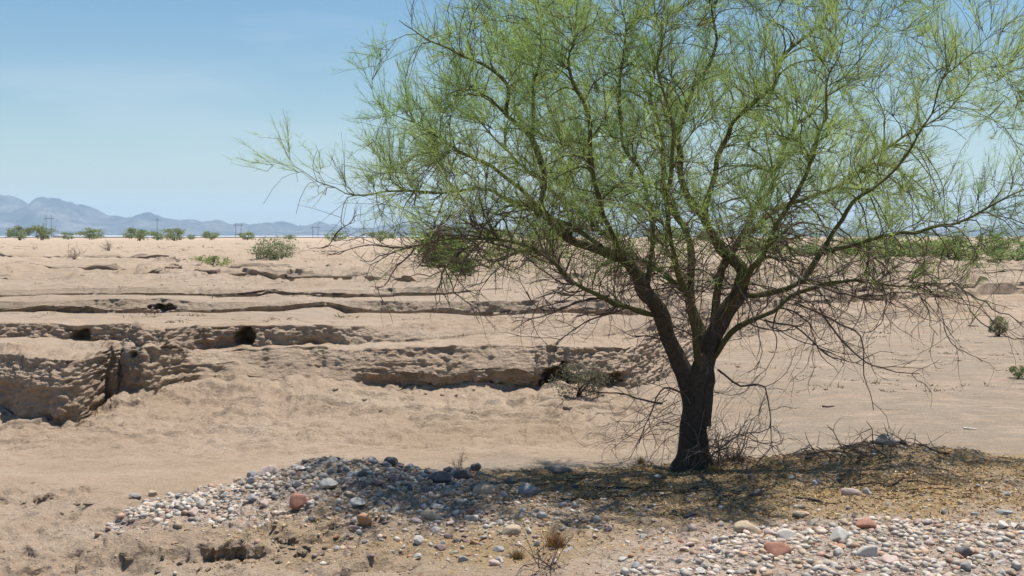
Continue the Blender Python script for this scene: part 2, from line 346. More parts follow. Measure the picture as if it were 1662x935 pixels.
GZ = np.full((500, 900), np.nan)
_m = (P3[..., 0] > GX0) & (P3[..., 0] < 9) & (P3[..., 1] > GY0) & (P3[..., 1] < 15)
_p = P3[_m]; GZ[np.clip(((_p[:, 1] - GY0) / GC).astype(int), 0, 499), np.clip(((_p[:, 0] - GX0) / GC).astype(int), 0, 899)] = _p[:, 2]
for _ in range(6):
    for sh, ax in ((1, 0), (-1, 0), (1, 1), (-1, 1)):
        r_ = np.roll(GZ, sh, ax); GZ = np.where(np.isnan(GZ), r_, GZ)
GZ = np.nan_to_num(GZ)
def zmap(X, Y):
    return GZ[np.clip(((np.asarray(Y) - GY0) / GC).astype(int), 0, 499), np.clip(((np.asarray(X) - GX0) / GC).astype(int), 0, 899)]
def spot(px, py):
    d = at(px, py, 1.0) - Vector((0, 0, H)); d.normalize()
    hit, p, nrm, _ = ground.ray_cast(Vector((0, 0, H)), d)
    return (p, nrm) if hit else (at(px, py, 12), Vector((0, 0, 1)))

# ------------------------------------------------------------------ mountains and air
def mountains():
    n = NT('mountain_rock', .95, .1)
    c = n.ramp(n.noise(.003, 8, .7), [(.36, (.025, .024, .023)), (.52, (.085, .075, .068)), (.66, (.20, .17, .145))])
    m = n.out(c)
    D = 12000.
    crest = [(-3000, 352), (-1500, 340), (-900, 358), (-500, 335), (-250, 350), (-120, 330), (-40, 322), (0, 322), (25, 324), (45, 333), (62, 336), (72, 326), (86, 320), (110, 321), (140, 328), (165, 341), (190, 351), (215, 352), (247, 348), (264, 355), (300, 359), (340, 361), (360, 357), (420, 363), (450, 358), (480, 366), (530, 361), (560, 367), (600, 368), (640, 362), (680, 361), (720, 368), (900, 372), (1100, 371), (1400, 373), (1662, 370), (2200, 360), (3000, 345), (4500, 355)]
    xs = np.linspace(-11000, 13000, 760); ys = np.linspace(-1, 1, 36)
    X, S = np.meshgrid(xs, ys)
    px = 831 + X * F / D
    h = (HZ - np.interp(px, *zip(*crest))) / F * D
    rid = 1 - np.abs(fbm(X / 900., S * 2.2, 0, 201, 5, .55))
    prof = np.clip(1 - np.abs(S) ** 1.25, 0, 1)
    Z = h * prof * (.62 + .38 * np.clip(rid, 0, 1.2) * (1 - prof) + .38 * prof) + (12 + .16 * h) * np.sqrt(prof) * fbm(X / 420., S * 6, 0, 205, 5, .6)
    Y = D + S * 1900 + 250 * noise3(X / 1500., 0, 0, 207)
    v = np.stack([X, Y, Z - 12], -1).reshape(-1, 3)
    idx = np.arange(X.size).reshape(X.shape)
    q = np.stack([idx[:-1, :-1], idx[:-1, 1:], idx[1:, 1:], idx[1:, :-1]], -1).reshape(-1, 4)
    o = mesh_obj('mountains', v, q, m, smooth=True)
    tag(o, 'distant blue mountain range along the horizon', 'mountains', kind='structure')
mountains()
bpy.ops.mesh.primitive_cube_add(size=1, location=(0, 9000 - 4000, 293))
hz = bpy.context.object; hz.name = 'haze'; hz.scale = (44000, 36000, 600)
hm = bpy.data.materials.new('haze_air'); hm.use_nodes = True; hn = hm.node_tree.nodes
hn.remove(hn['Principled BSDF']); pv = hn.new('ShaderNodeVolumePrincipled')
pv.inputs['Color'].default_value = (.48, .73, 1, 1); pv.inputs['Density'].default_value = 6.2e-5; pv.inputs['Anisotropy'].default_value = .0
hm.node_tree.links.new(pv.outputs[0], hn['Material Output'].inputs['Volume'])
hz.data.materials.append(hm); tag(hz, 'thin bluish desert haze in the air', 'haze', kind='stuff')

# ------------------------------------------------------------------ tubes
class Tubes:
    def __init__(s): s.v = []; s.f = []; s.c = []; s.n = 0
    def add(s, pts, rad, sides, col):
        pts = np.asarray(pts, float); m = len(pts); rad = np.broadcast_to(np.asarray(rad, float), m)
        t = np.gradient(pts, axis=0); t /= np.linalg.norm(t, axis=1, keepdims=True) + 1e-9
        ref = np.array([.31, .17, .93]) if abs(t[0, 2]) < .8 else np.array([.9, .3, .1])
        u = np.cross(t, ref); u /= np.linalg.norm(u, axis=1, keepdims=True) + 1e-9
        w = np.cross(t, u)
        an = np.arange(sides) * 2 * np.pi / sides
        ring = pts[:, None] + rad[:, None, None] * (np.cos(an)[None, :, None] * u[:, None] + np.sin(an)[None, :, None] * w[:, None])
        s.v.append(ring.reshape(-1, 3))
        cc = np.asarray(col, float); cc = np.broadcast_to(cc, (m, 3)) if cc.ndim == 1 else cc
        s.c.append(np.repeat(cc, sides, 0))
        i = np.arange(m - 1)[:, None] * sides; j = np.arange(sides)[None]; j2 = (j + 1) % sides
        s.f.append(np.stack([i + j, i + j2, i + sides + j2, i + sides + j], -1).reshape(-1, 4) + s.n)
        s.n += m * sides
    def build(s, name, mat, parent=None, origin=None, smooth=True):
        v = np.concatenate(s.v)
        if origin is not None: v = v - np.array(origin)
        return mesh_obj(name, v, np.concatenate(s.f), mat, parent, smooth, np.concatenate(s.c))
def resample(pts, step):
    pts = np.asarray(pts, float)
    # Catmull-Rom through the points
    p = np.vstack([2 * pts[0] - pts[1], pts, 2 * pts[-1] - pts[-2]]); out = []
    for i in range(1, len(p) - 2):
        n = max(2, int(np.linalg.norm(p[i + 1][:3] - p[i][:3]) / step))
        for k in range(n):
            t = k / n
            out.append(.5 * (2 * p[i] + (p[i + 1] - p[i - 1]) * t + (2 * p[i - 1] - 5 * p[i] + 4 * p[i + 1] - p[i + 2]) * t * t + (3 * p[i] - p[i - 1] - 3 * p[i + 1] + p[i + 2]) * t ** 3))
    out.append(p[-2]); return np.array(out)
def wiggle(pts, amp, f=2.0):
    pts = np.asarray(pts, float); n = len(pts)
    s = rng.uniform(0, 1000); t = np.linspace(0, 1, n)
    L = np.linalg.norm(pts[-1] - pts[0]) + 1e-6
    k = np.arange(n) / max(n - 1, 1) * L * f
    w = np.stack([noise3(k, s + q * 9.1, 0, q) + .5 * noise3(k * 2.7, s + q * 3.3, 0, q + 5) for q in range(3)], -1)
    return pts + w * amp * np.minimum(1, t * 4)[:, None]
def curve(a, ta, b, n, sag=0.):
    t = np.linspace(0, 1, n)[:, None]; L = np.linalg.norm(b - a)
    c = a + ta * L * .45
    p = (1 - t) ** 2 * a + 2 * t * (1 - t) * c + t * t * b
    p[:, 2] -= sag * (t[:, 0] ** 2) * L
    return p

# ------------------------------------------------------------------ the palo verde tree
tree_base, _ = drop(TX, TY)
tree = empty('palo_verde_tree', tree_base)
tag(tree, 'large multi-stemmed green palo verde tree on the edge of the wash', 'tree')
O = np.array(tree_base)
BARK_D, BARK_O, BARK_G, DEAD, DEADG = (np.array(c) for c in ((.064, .052, .042), (.085, .072, .038), (.125, .145, .045), (.135, .092, .072), (.27, .225, .185)))
LIMBS = {   # (photo x, photo y, depth offset, radius)
 'trunk': [(1127, 764, 0, .22), (1127, 752, 0, .160), (1126, 732, 0, .130), (1124, 690, .0, .116), (1130, 645, 0, .114), (1136, 612, 0, .132), (1141, 590, 0, .10), (1143, 572, 0, .04)],
 'L1': [(1122, 690, 0, .09), (1120, 645, 0, .10), (1110, 600, -.02, .097), (1082, 548, -.05, .085), (1058, 490, -.1, .078), (1020, 428, -.15, .066), (975, 400, -.2, .058), (926, 380, -.3, .052), (886, 332, -.35, .046), (880, 280, -.3, .040), (864, 225, -.25, .034), (832, 190, -.2, .030), (820, 138, -.2, .026), (782, 108, -.25, .021), (720, 74, -.3, .013), (680, 50, -.4, .008), (650, 25, -.5, .004)],
 'L1b': [(864, 225, -.25, .026), (867, 142, -.1, .022), (880, 70, 0, .017), (872, 0, .1, .012), (860, -90, .1, .005)],
 'L2': [(1066, 512, -.08, .05), (1035, 503, -.25, .046), (985, 484, -.5, .040), (930, 460, -.7, .035), (890, 425, -.8, .030), (850, 402, -.9, .026), (800, 390, -1., .021), (740, 388, -1.1, .016), (690, 398, -1.2, .011), (640, 418, -1.2, .005)],
 'L3': [(975, 400, -.2, .036), (915, 360, .2, .032), (840, 330, .5, .028), (760, 305, .7, .023), (680, 310, .8, .018), (600, 315, .8, .012), (545, 304, .8, .008), (505, 288, .8, .005), (474, 270, .8, .002)],
 'L4': [(926, 380, -.3, .034), (860, 320, .0, .030), (790, 270, .1, .026), (730, 230, .2, .018), (670, 200, .2, .010), (610, 168, .2, .004)],
 'V1': [(1050, 470, -.1, .040), (1057, 395, .0, .034), (1054, 335, .1, .030), (1046, 278, .1, .026), (1024, 238, .15, .022), (1010, 150, .2, .018), (1020, 60, .2, .013), (1000, -60, .2, .005)],
 'V2': [(1010, 425, -.2, .036), (985, 350, -.5, .032), (962, 280, -.7, .028), (950, 190, -.8, .022), (930, 90, -.9, .015), (940, -30, -.9, .006)],
 'C1': [(1136, 650, .05, .08), (1138, 600, .06, .075), (1133, 530, .2, .060), (1120, 470, .4, .052), (1118, 400, .6, .045), (1090, 330, .8, .038), (1075, 250, 1.0, .030), (1060, 160, 1.1, .023), (1070, 60, 1.2, .015), (1060, -60, 1.2, .005)],
 'R1': [(1138, 690, .0, .09), (1143, 630, .0, .105), (1157, 565, .02, .098), (1180, 510, .0, .084), (1198, 470, -.05, .078), (1200, 440, -.08, .070), (1180, 414, -.1, .064), (1154, 373, -.1, .054), (1132, 344, -.1, .047), (1115, 300, -.15, .042), (1107, 240, -.2, .037), (1110, 180, -.2, .033), (1120, 140, -.2, .029), (1147, 104, -.2, .024), (1168, 60, -.2, .018), (1155, 0, -.2, .013), (1160, -90, -.2, .005)],
 'R1b': [(1158, 545, .02, .06), (1166, 480, .15, .054), (1178, 430, .25, .048), (1215, 380, .4, .042), (1262, 342, .6, .037), (1316, 322, .8, .031), (1363, 299, .9, .026), (1440, 240, 1.0, .020), (1520, 190, 1.1, .013), (1600, 120, 1.2, .005)],
 'R2': [(1150, 368, -.1, .044), (1146, 330, -.3, .042), (1160, 271, -.4, .038), (1177, 222, -.45, .034), (1204, 175, -.5, .030), (1247, 138, -.5, .026), (1280, 88, -.5, .021), (1327, 44, -.5, .015), (1360, -10, -.5, .010), (1400, -90, -.5, .004)],
 'R3': [(1194, 478, -.05, .056), (1230, 480, -.15, .05), (1262, 470, -.25, .047), (1300, 452, -.35, .044), (1333, 412, -.45, .040), (1360, 374, -.5, .035), (1374, 344, -.5, .031), (1412, 312, -.5, .027), (1449, 274, -.5, .023), (1500, 200, -.5, .018), (1540, 120, -.5, .013), (1600, 60, -.5, .005)],
 'R3b': [(1336, 410, -.45, .030), (1389, 398, -.5, .027), (1449, 385, -.6, .024), (1489, 375, -.6, .021), (1538, 362, -.6, .018), (1582, 343, -.6, .015), (1661, 316, -.6, .010), (1760, 270, -.6, .004)],
 'R4': [(1160, 580, -.02, .055), (1192, 533, -.2, .05), (1235, 515, -.4, .046), (1256, 497, -.55, .042), (1300, 470, -.7, .036), (1350, 455, -.9, .030), (1410, 462, -1., .022), (1480, 470, -1., .013), (1550, 466, -1., .005)],
 'F1': [(1136, 606, -.02, .05), (1124, 530, -.3, .044), (1105, 450, -.7, .036), (1090, 380, -1.0, .031), (1080, 300, -1.25, .026), (1090, 220, -1.45, .020), (1070, 130, -1.5, .013), (1080, 30, -1.5, .005)],
 'F2': [(1180, 510, .0, .045), (1225, 430, -.6, .036), (1260, 370, -1.0, .031), (1300, 300, -1.2, .025), (1330, 220, -1.3, .018), (1340, 130, -1.4, .011), (1370, 40, -1.4, .004)],
 'B1': [(1120, 480, .4, .038), (1040, 420, 1.0, .034), (960, 360, 1.5, .029), (880, 290, 1.9, .023), (800, 220, 2.2, .016), (740, 140, 2.4, .008), (700, 80, 2.4, .004)],
 'B2': [(1178, 430, .25, .040), (1220, 360, .9, .035), (1260, 280, 1.4, .029), (1300, 200, 1.8, .022), (1360, 130, 2.1, .014), (1420, 60, 2.2, .005)],
}
skel_p, skel_t, skel_r = [], [], []
limb_names = {'trunk': 'trunk'}
def bark_col(r, p):
    g = sstep(.036, .010, r)
    nn = noise3(p[:, 0] * 3, p[:, 1] * 3, p[:, 2] * 3, 300)
    c = BARK_D + (BARK_O - BARK_D) * sstep(.09, .045, r)[:, None]
    c = c + (BARK_G - c) * (g * (.65 + .35 * nn))[:, None]
    return c
for name, pl in LIMBS.items():
    q = np.array([list(at(a, b, TY + (d * .35 if name[0] == 'R' and d < 0 else d))) + [r] for a, b, d, r in pl])
    q = resample(q, .07); pts, rad = q[:, :3], np.maximum(q[:, 3], .003)
    if name != 'trunk': pts = wiggle(pts, .042, 2.3); rad = np.maximum(np.where(rad < .06, rad * .66, rad * .86) * (.78 if name in ('L2', 'R4', 'R3') else 1.), .0025)
    tb = Tubes(); n = 28 if name == 'trunk' else 12
    tb.add(pts, rad, n, bark_col(rad, pts))
    o = tb.build('trunk' if name == 'trunk' else 'limb', M_bark, tree, O)
    me = o.data; co = np.empty(len(me.vertices) * 3, np.float32); me.vertices.foreach_get('co', co); co = co.reshape(-1, 3)
    ctr = np.repeat(pts, n, 0) - O; off = co - ctr
    w = co + O
    k = 1 + .24 * fbm(w[:, 0] * 9, w[:, 1] * 9, w[:, 2] * 2.2, 310, 3) + .09 * noise3(w[:, 0] * 40, w[:, 1] * 40, w[:, 2] * 7, 311)
    if name == 'trunk': k *= 1 + .12 * np.sin(np.arctan2(off[:, 1], off[:, 0]) * 3 + w[:, 2] * 2)
    co = ctr + off * k[:, None]; me.vertices.foreach_set('co', co.astype(np.float32).ravel()); me.update()
    if name == 'trunk': continue
    t = np.gradient(pts, axis=0); t /= np.linalg.norm(t, axis=1, keepdims=True)
    skel_p.append(pts[4:]); skel_t.append(t[4:]); skel_r.append(rad[4:])
SP, ST, SR = (np.concatenate(a) for a in (skel_p, skel_t, skel_r))
CC = np.array([TX + .15, TY + .1, 1.2])                     # where the crown radiates from
def crown_pts(n):
    u = rng.uniform(-1, 1, (n * 9, 3)); r = np.linalg.norm(u, axis=1); u = u[(r < 1) & (r > .28)]
    p = np.array([TX + .25, TY + .35, 2.75]) + u * np.stack([np.where(u[:, 0] > 0, 3.75, 3.2), np.where(u[:, 1] > 0, 3.0, 2.05), np.full(len(u), 2.35)], -1)
    dx = p[:, 0] - TX
    zmin = 1.50 + .10 * np.abs(dx) * np.where(dx > 0, .6, .3) + .25 * noise3(p[:, 0] * .9, p[:, 1] * .9, 0, 400)
    ok = (p[:, 2] > zmin) & (fbm(p[:, 0] * 1.1, p[:, 1] * 1.1, p[:, 2] * 1.1, 402, 2) > -.45)
    ok &= ~((dx > .9) & (p[:, 1] < TY - .35 + .28 * (dx - .9)))
    return p[ok][:n]
def tip_pts(per, sig):
    out = []
    for q in skel_p:
        k = rng.integers(int(len(q) * .5), len(q), per); out.append(q[k] + rng.normal(0, sig, (per, 3)) + np.array([0, 0, .08]))
    return np.concatenate(out)
branches = Tubes(); twigs = Tubes()
tw_nodes = []     # (pos, dir) places that carry twigs
def attach(p, bias=.35, rmax=.06):
    d = np.linalg.norm(SP - p, axis=1)
    cosang = np.sum((p - SP) * ST, 1) / (d + 1e-6)
    cost = d + bias * np.linalg.norm(SP - CC, axis=1) * .5 + np.where(cosang < .15, 1.2, 0) + np.where(SR > rmax, .5, 0)
    return int(np.argmin(cost))
newp, newt, newr = [], [], []
for p in np.concatenate([crown_pts(250), tip_pts(3, .3)]):
    i = attach(p, .55)
    a = SP[i]; L = np.linalg.norm(p - a)
    if L < .25: continue
    ta = ST[i] * .7 + (p - a) / L * .6 + np.array([0, 0, .15]); ta /= np.linalg.norm(ta)
    n = max(6, int(L / .10)); pts = wiggle(curve(a, ta, p, n), .035, 2.0)
    r0 = min(SR[i] * .65, .006 + .0095 * L); rad = np.linspace(r0, .0028, n)
    branches.add(pts, rad, 5, bark_col(rad, pts))
    t = np.gradient(pts, axis=0); t /= np.linalg.norm(t, axis=1, keepdims=True)
    newp.append(pts[2:]); newt.append(t[2:]); newr.append(rad[2:])
SP2, ST2, SR2 = (np.concatenate(a) for a in (newp, newt, newr))
SP, ST, SR = np.concatenate([SP, SP2]), np.concatenate([ST, ST2]), np.concatenate([SR, SR2])
l2p, l2t = [], []
for p in np.concatenate([crown_pts(2500), tip_pts(34, .27)]):
    i = attach(p, .12, .03)
    a = SP[i]; L = np.linalg.norm(p - a)
    if L < .10 or L > 1.3: continue
    ta = ST[i] * .6 + (p - a) / L * .7 + np.array([0, 0, .2]); ta /= np.linalg.norm(ta)
    n = max(5, int(L / .09)); pts = wiggle(curve(a, ta, p, n), .028, 3.)
    rad = np.linspace(min(SR[i] * .7, .0045 + .0035 * L), .0020, n)
    dead = rng.random() < .18 + .25 * sstep(2.8, 1.7, p[2])
    branches.add(pts, rad, 4, bark_col(rad * .9, pts) if not dead else DEAD + (DEADG - DEAD) * rng.random())
    t = np.gradient(pts, axis=0); t /= np.linalg.norm(t, axis=1, keepdims=True)
    if not dead: l2p.append(pts[1:]); l2t.append(t[1:])
b_o = branches.build('branches', M_bark, tree, O); tag(b_o, kind='stuff')
NP_, NT_ = np.concatenate(l2p + [SP2]), np.concatenate(l2t + [ST2])
# leafy twigs sprouting from the small branches
nb_p, nb_d, nb_c = [], [], []
pick = rng.choice(len(NP_), 11600)
PA = NP_[pick]; LF = noise3(PA[:, 0] * 1.3, PA[:, 1] * 1.3, PA[:, 2] * 1.3, 420) * .85 + .55; HU = noise3(PA[:, 0] * .9, PA[:, 1] * .9, PA[:, 2] * .9, 424) * .5 + .5
for q_, i in enumerate(pick):
    a, t = NP_[i], NT_[i]
    out = a - CC; out /= np.linalg.norm(out)
    d = t * .8 + out * .35 + np.array([0, 0, .40]) + rng.normal(0, .42, 3); d /= np.linalg.norm(d)
    L = rng.uniform(.14, .46); n = 4
    b = a + d * L
    pts = curve(a, d, b + rng.normal(0, .03, 3), n) + rng.normal(0, .006, (n, 3)) * np.linspace(0, 1, n)[:, None]
    col = BARK_G * rng.uniform(.7, 1.35) if rng.random() < .72 else DEAD * rng.uniform(.9, 2.0)
    twigs.add(pts, np.linspace(.0026, .0012, n), 3, col)
    leafy = LF[q_]
    low = min(1, max(0, (a[2] - 1.35) / .8))
    m = int(37 * np.clip(leafy, .08, 1) * (.25 + .75 * low))
    if m:
        k = rng.uniform(.15, 1, m); base = a + (b - a) * k[:, None]
        dd = d * .75 + np.array([0, 0, .12]) + rng.normal(0, .45, (m, 3)); dd /= np.linalg.norm(dd, axis=1, keepdims=True)
        nb_p.append(base); nb_d.append(dd)
        hue = HU[q_]
        c = np.array([.29, .46, .135]) * (1 - hue) + np.array([.55, .62, .20]) * hue
        nb_c.append(c * rng.uniform(.65, 1.3, (m, 1)))
tw_o = twigs.build('twigs', M_bark, tree, O); tag(tw_o, kind='stuff')
nb_p, nb_d, nb_c = (np.concatenate(a) for a in (nb_p, nb_d, nb_c))
def blades(p, d, c, lo, hi, wid, name, mat, parent, origin):
    n = len(p); L = rng.uniform(lo, hi, (n, 1))
    s = np.cross(d, rng.normal(0, 1, (n, 3))); s /= np.linalg.norm(s, axis=1, keepdims=True) + 1e-9
    w = wid * rng.uniform(.7, 1.3, (n, 1))
    v = np.stack([p - s * w * .5, p + s * w * .5, p + d * L + rng.normal(0, .006, (n, 3))], 1).reshape(-1, 3) - np.array(origin)
    f = np.arange(n * 3).reshape(-1, 3)
    return mesh_obj(name, v, f, mat, parent, False, np.repeat(c, 3, 0))
fo = blades(nb_p, nb_d, nb_c, .045, .15, .0030, 'foliage', M_leaf, tree, O); tag(fo, kind='stuff')
print('needles', len(nb_p))
# bare dead twigs in the lower crown, drooping and tangled
dead = Tubes()
low_i = np.where((SP[:, 2] > .95) & (SP[:, 2] < 2.1) & (SR < .06))[0]
def zig(a, d, L, r, depth, droop):
    n = max(4, int(L / .07)); pts = [a]; dd = np.array(d, float)
    for k in range(n):
        dd = dd + rng.normal(0, .26, 3) + np.array([0, 0, -droop]); dd /= np.linalg.norm(dd)
        pts.append(pts[-1] + dd * L / n)
    pts = np.array(pts); col = DEAD * rng.uniform(.7, 1.4) if rng.random() < .75 else DEADG * rng.uniform(.6, 1.1)
    dead.add(pts, np.linspace(r, r * .35, len(pts)), 4 if r > .004 else 3, col)
    if depth:
        for k in range(rng.integers(2, 5)):
            j = rng.integers(1, len(pts) - 1); t = pts[j + 1] - pts[j]; t /= np.linalg.norm(t)
            e = t + rng.normal(0, .6, 3); e /= np.linalg.norm(e)
            zig(pts[j], e, L * rng.uniform(.3, .65), r * .55, depth - 1, droop)
for i in rng.choice(low_i, 330):
    a = SP[i]; right = a[0] > TX + .2
    d = ST[i] * .5 + rng.normal(0, .5, 3) + np.array([.35 if right else -.25, -.1, -.25 if right else -.05]); d /= np.linalg.norm(d)
    zig(a, d, rng.uniform(.35, 1.15 if right else .8), rng.uniform(.004, .009), 2, .035 if right else .0)
for pl in ([(1290, 490, -.7), (1345, 520, -.8), (1392, 545, -.9), (1400, 600, -.9), (1415, 665, -.9)], [(1330, 500, -.7), (1380, 572, -.8), (1440, 598, -.85), (1491, 606, -.9)],
           [(1165, 600, -.1), (1200, 625, -.2), (1240, 628, -.3), (1250, 680, -.3), (1256, 735, -.3)], [(1112, 640, -.1), (1080, 630, -.2), (1060, 660, -.3), (1040, 720, -.35)],
           [(1075, 655, -.1), (1040, 650, -.1), (990, 640, -.2), (930, 632, -.2)], [(1300, 455, -.4), (1400, 480, -.6), (1475, 475, -.7), (1560, 482, -.7)], [(1090, 560, -.1), (1052, 545, -.2), (1028, 549, -.25)],
           [(1240, 520, -.4), (1300, 535, -.5), (1340, 570, -.6), (1400, 590, -.6)], [(1015, 500, -.3), (960, 520, -.4), (900, 560, -.5)], [(990, 480, -.4), (880, 510, -.6), (830, 538, -.6)]):
    q = resample(np.array([list(at(a, b, TY + d)) for a, b, d in pl]), .06); q = wiggle(q, .02, 5)
    dead.add(q, np.linspace(.010, .003, len(q)), 5, DEAD * .8)
    for k in range(7):
        j = rng.integers(2, len(q) - 1); t = q[j] - q[j - 1]; t /= np.linalg.norm(t)
        e = t + rng.normal(0, .55, 3); zig(q[j], e / np.linalg.norm(e), rng.uniform(.2, .55), .004, 1, .02)
# shoots tangled round the foot of the trunk
for k in range(46):
    a = O + np.array([rng.normal(.18, .16), rng.normal(-.05, .12), rng.uniform(-.02, .06)])
    d = np.array([rng.normal(.25, .45), rng.normal(-.1, .3), 1.0]); zig(a, d / np.linalg.norm(d), rng.uniform(.3, .95), rng.uniform(.003, .008), 2, .03)
for k in range(16):
    a = O + np.array([rng.normal(-.1, .08), -.1, rng.uniform(.3, .75)])
    d = np.array([-1, rng.normal(-.2, .3), rng.normal(0, .4)]); zig(a, d / np.linalg.norm(d), rng.uniform(.3, .8), .004, 2, .06)
d_o = dead.build('dead_twigs', M_bark, tree, O); tag(d_o, kind='stuff')
d_o['label'] = 'bare brown dead twigs tangled under the crown'

# ------------------------------------------------------------------ shrubs and distant trees
def leaf_mass(n, shape, size, c1, c2, seed):
    """n small leaf triangles in clumps through a crown volume (unit scale)"""
    r = np.random.default_rng(seed)
    cl = []
    while len(cl) < max(10, n // 60):
        u = r.uniform(-1, 1, 3)
        if .25 < np.linalg.norm(u) < 1: cl.append(u)
    cl = np.array(cl); k = r.integers(0, len(cl), n)
    p = cl[k] + r.normal(0, .17, (n, 3)); p = p * np.array(shape) / 2; p[:, 2] += shape[2] / 2
    p[:, 2] = np.abs(p[:, 2])
    a = r.normal(0, 1, (n, 3)); a /= np.linalg.norm(a, axis=1, keepdims=True)
    b = np.cross(a, r.normal(0, 1, (n, 3))); b /= np.linalg.norm(b, axis=1, keepdims=True)
    s = size * r.uniform(.6, 1.4, (n, 1))
    v = np.stack([p - b * s * .35, p + b * s * .35, p + a * s], 1).reshape(-1, 3)
    c = np.array(c1) + (np.array(c2) - np.array(c1)) * r.random((len(cl), 1))[k]; c = c * r.uniform(.75, 1.25, (n, 1))
    return v, np.arange(n * 3).reshape(-1, 3), np.repeat(c, 3, 0)
def bush(name, loc, w, dpt, h, c1, c2, n, size, seed, label, cat='bush', group=None, trunk=.0, stem_col=None):
    root = empty(name, loc); tag(root, label, cat, group)
    r = np.random.default_rng(seed); tb = Tubes()
    v, f, c = leaf_mass(n, (w, dpt, h * (1 - trunk)), size, c1, c2, seed); v[:, 2] += h * trunk
    for k in range(7):
        e = v[r.integers(0, len(v))]; q = curve(np.array([r.normal(0, .03 * w), r.normal(0, .03 * w), -.04]), np.array([0, 0, 1.]), e, 6)
        tb.add(q, np.linspace(.018 * h + .004, .004, 6), 4, stem_col or (.07, .05, .035))
    tb.build('trunk' if trunk else 'stems', M_bark, root)
    mesh_obj('crown' if trunk else 'foliage', v, f, M_leaf, root, False, c)['kind'] = 'stuff'
    return root
def copy_tree(o, parent=None):
    c = o.copy(); COL.objects.link(c)
    if parent: c.parent = parent
    for ch in o.children: copy_tree(ch, c)
    return c
G1, G2 = (.19, .235, .09), (.31, .345, .15)
# bushes on the plain
def on_plain(px, py):
    p, _ = spot(px, py); return p
bush('desert_bush', on_plain(445, 421), 2.4, 1.8, 1.15, (.20, .23, .11), (.30, .32, .17), 3000, .085, 1, 'rounded grey-green bush standing alone on the open plain')
bush('low_shrub', on_plain(345, 431), 1.6, .9, .40, (.26, .29, .11), (.36, .38, .17), 900, .07, 2, 'low spreading yellow-green shrub on the bare plain before the rounded bush', 'shrub')
bush('green_bush', on_plain(716, 432), 1.9, 1.6, 1.35, (.14, .22, .045), (.24, .32, .09), 6000, .09, 3, 'bright green leafy bush seen through the left side of the big tree')
bush('green_bush', on_plain(752, 447), .9, .8, .55, (.11, .17, .05), (.2, .25, .09), 2200, .07, 33, 'small dark green bush at the foot of the bright leafy bush')
bush('small_weed', on_plain(1621, 546), .42, .35, .45, (.20, .23, .10), (.32, .33, .17), 900, .05, 4, 'upright pale green weed alone on the wash floor', 'weed')
bush('small_weed', on_plain(1652, 614), .35, .3, .22, (.14, .18, .07), (.24, .27, .12), 500, .04, 5, 'low green weed on the silty wash floor', 'weed')
cv, _ = spot(925, 642)
bush('cave_shrub', cv + Vector((.12, -.05, 0)), .85, .4, .46, (.15, .145, .09), (.24, .22, .15), 1700, .030, 6, 'dull grey-green shrub growing at the mouth of the bank hollow', 'shrub')
def dry_bush(name, loc, h, w, label, n=16, col=(.16, .105, .07), seed=0):
    global dead
    keep = dead; dead = Tubes()
    for k in range(n):
        d = np.array([rng.normal(0, .55 * w / h), rng.normal(0, .4), 1.]); zig(np.array([rng.normal(0, .02), rng.normal(0, .02), -.03]), d / np.linalg.norm(d), h * rng.uniform(.6, 1.1), .010 * h + .0015, 2, .0)
    root = dead.build(name, M_bark); dead = keep
    root.location = loc; tag(root, label, 'bush'); return root
dry_bush('dry_bush', on_plain(121, 421), .85, .7, 'leafless brown bush on the far plain, taller of two')
dry_bush('dry_bush', on_plain(177, 407), .85, .5, 'small dark leafless bush on the far plain, smaller of two')
dry_bush('dry_bush', spot(744, 760)[0], .20, .16, 'tiny leafless bush on sand behind the gravel mound', 9)
for px, py, h in ((55, 405, .5), (300, 408, .45), (500, 402, .6), (330, 401, .4)):
    dry_bush('dry_bush', on_plain(px, py), h, .8, 'low brown scrub tuft dotted on the distant plain', 10)['group'] = 'scrub tufts on the far plain'
# dry tufts and crumbs of soil dotted over the plain and wash, too many to count
def plain_debris():
    n = 6000; Y = 19.5 * np.exp(rng.uniform(0, 2.6, n)); X = rng.uniform(-.47, .47, n) * Y
    k = noise3(X * .12, Y * .12, 0, 640) + .6 * noise3(X * .5, Y * .5, 0, 641) > -.1
    P0 = np.array([drop(a, b)[0][:] for a, b in zip(X[k], Y[k])]); m = len(P0)
    sz = (.02 + .07 * rng.random(m) ** 2.5) * (1 + P0[:, 1] / 60); q = 9
    b = np.repeat(P0, q, 0) + rng.normal(0, 1, (m * q, 3)) * np.repeat(sz, q)[:, None] * np.array([.9, .6, .0])
    d = rng.normal(0, .9, (m * q, 3)); d[:, 2] = np.abs(d[:, 2]) * .5 + .1; d /= np.linalg.norm(d, axis=1, keepdims=True)
    pal = np.array([(.24, .17, .11), (.30, .22, .14), (.26, .22, .12), (.36, .28, .19)]); c = np.repeat(pal[rng.integers(0, 4, m)], q, 0) * rng.uniform(.7, 1.2, (m * q, 1))
    s_ = np.cross(d, rng.normal(0, 1, d.shape)); s_ /= np.linalg.norm(s_, axis=1, keepdims=True); L = np.repeat(sz, q)[:, None]
    v = np.stack([b - s_ * L * .10, b + s_ * L * .10, b + d * L * rng.uniform(.4, 1, (m * q, 1))], 1).reshape(-1, 3)
    o = mesh_obj('dry_tufts', v, np.arange(len(v)).reshape(-1, 3), M_litter, None, False, np.repeat(c, 3, 0))
    tag(o, 'tiny dry tufts and crumbs dotted over the plain', 'dry tufts', kind='stuff')
plain_debris()
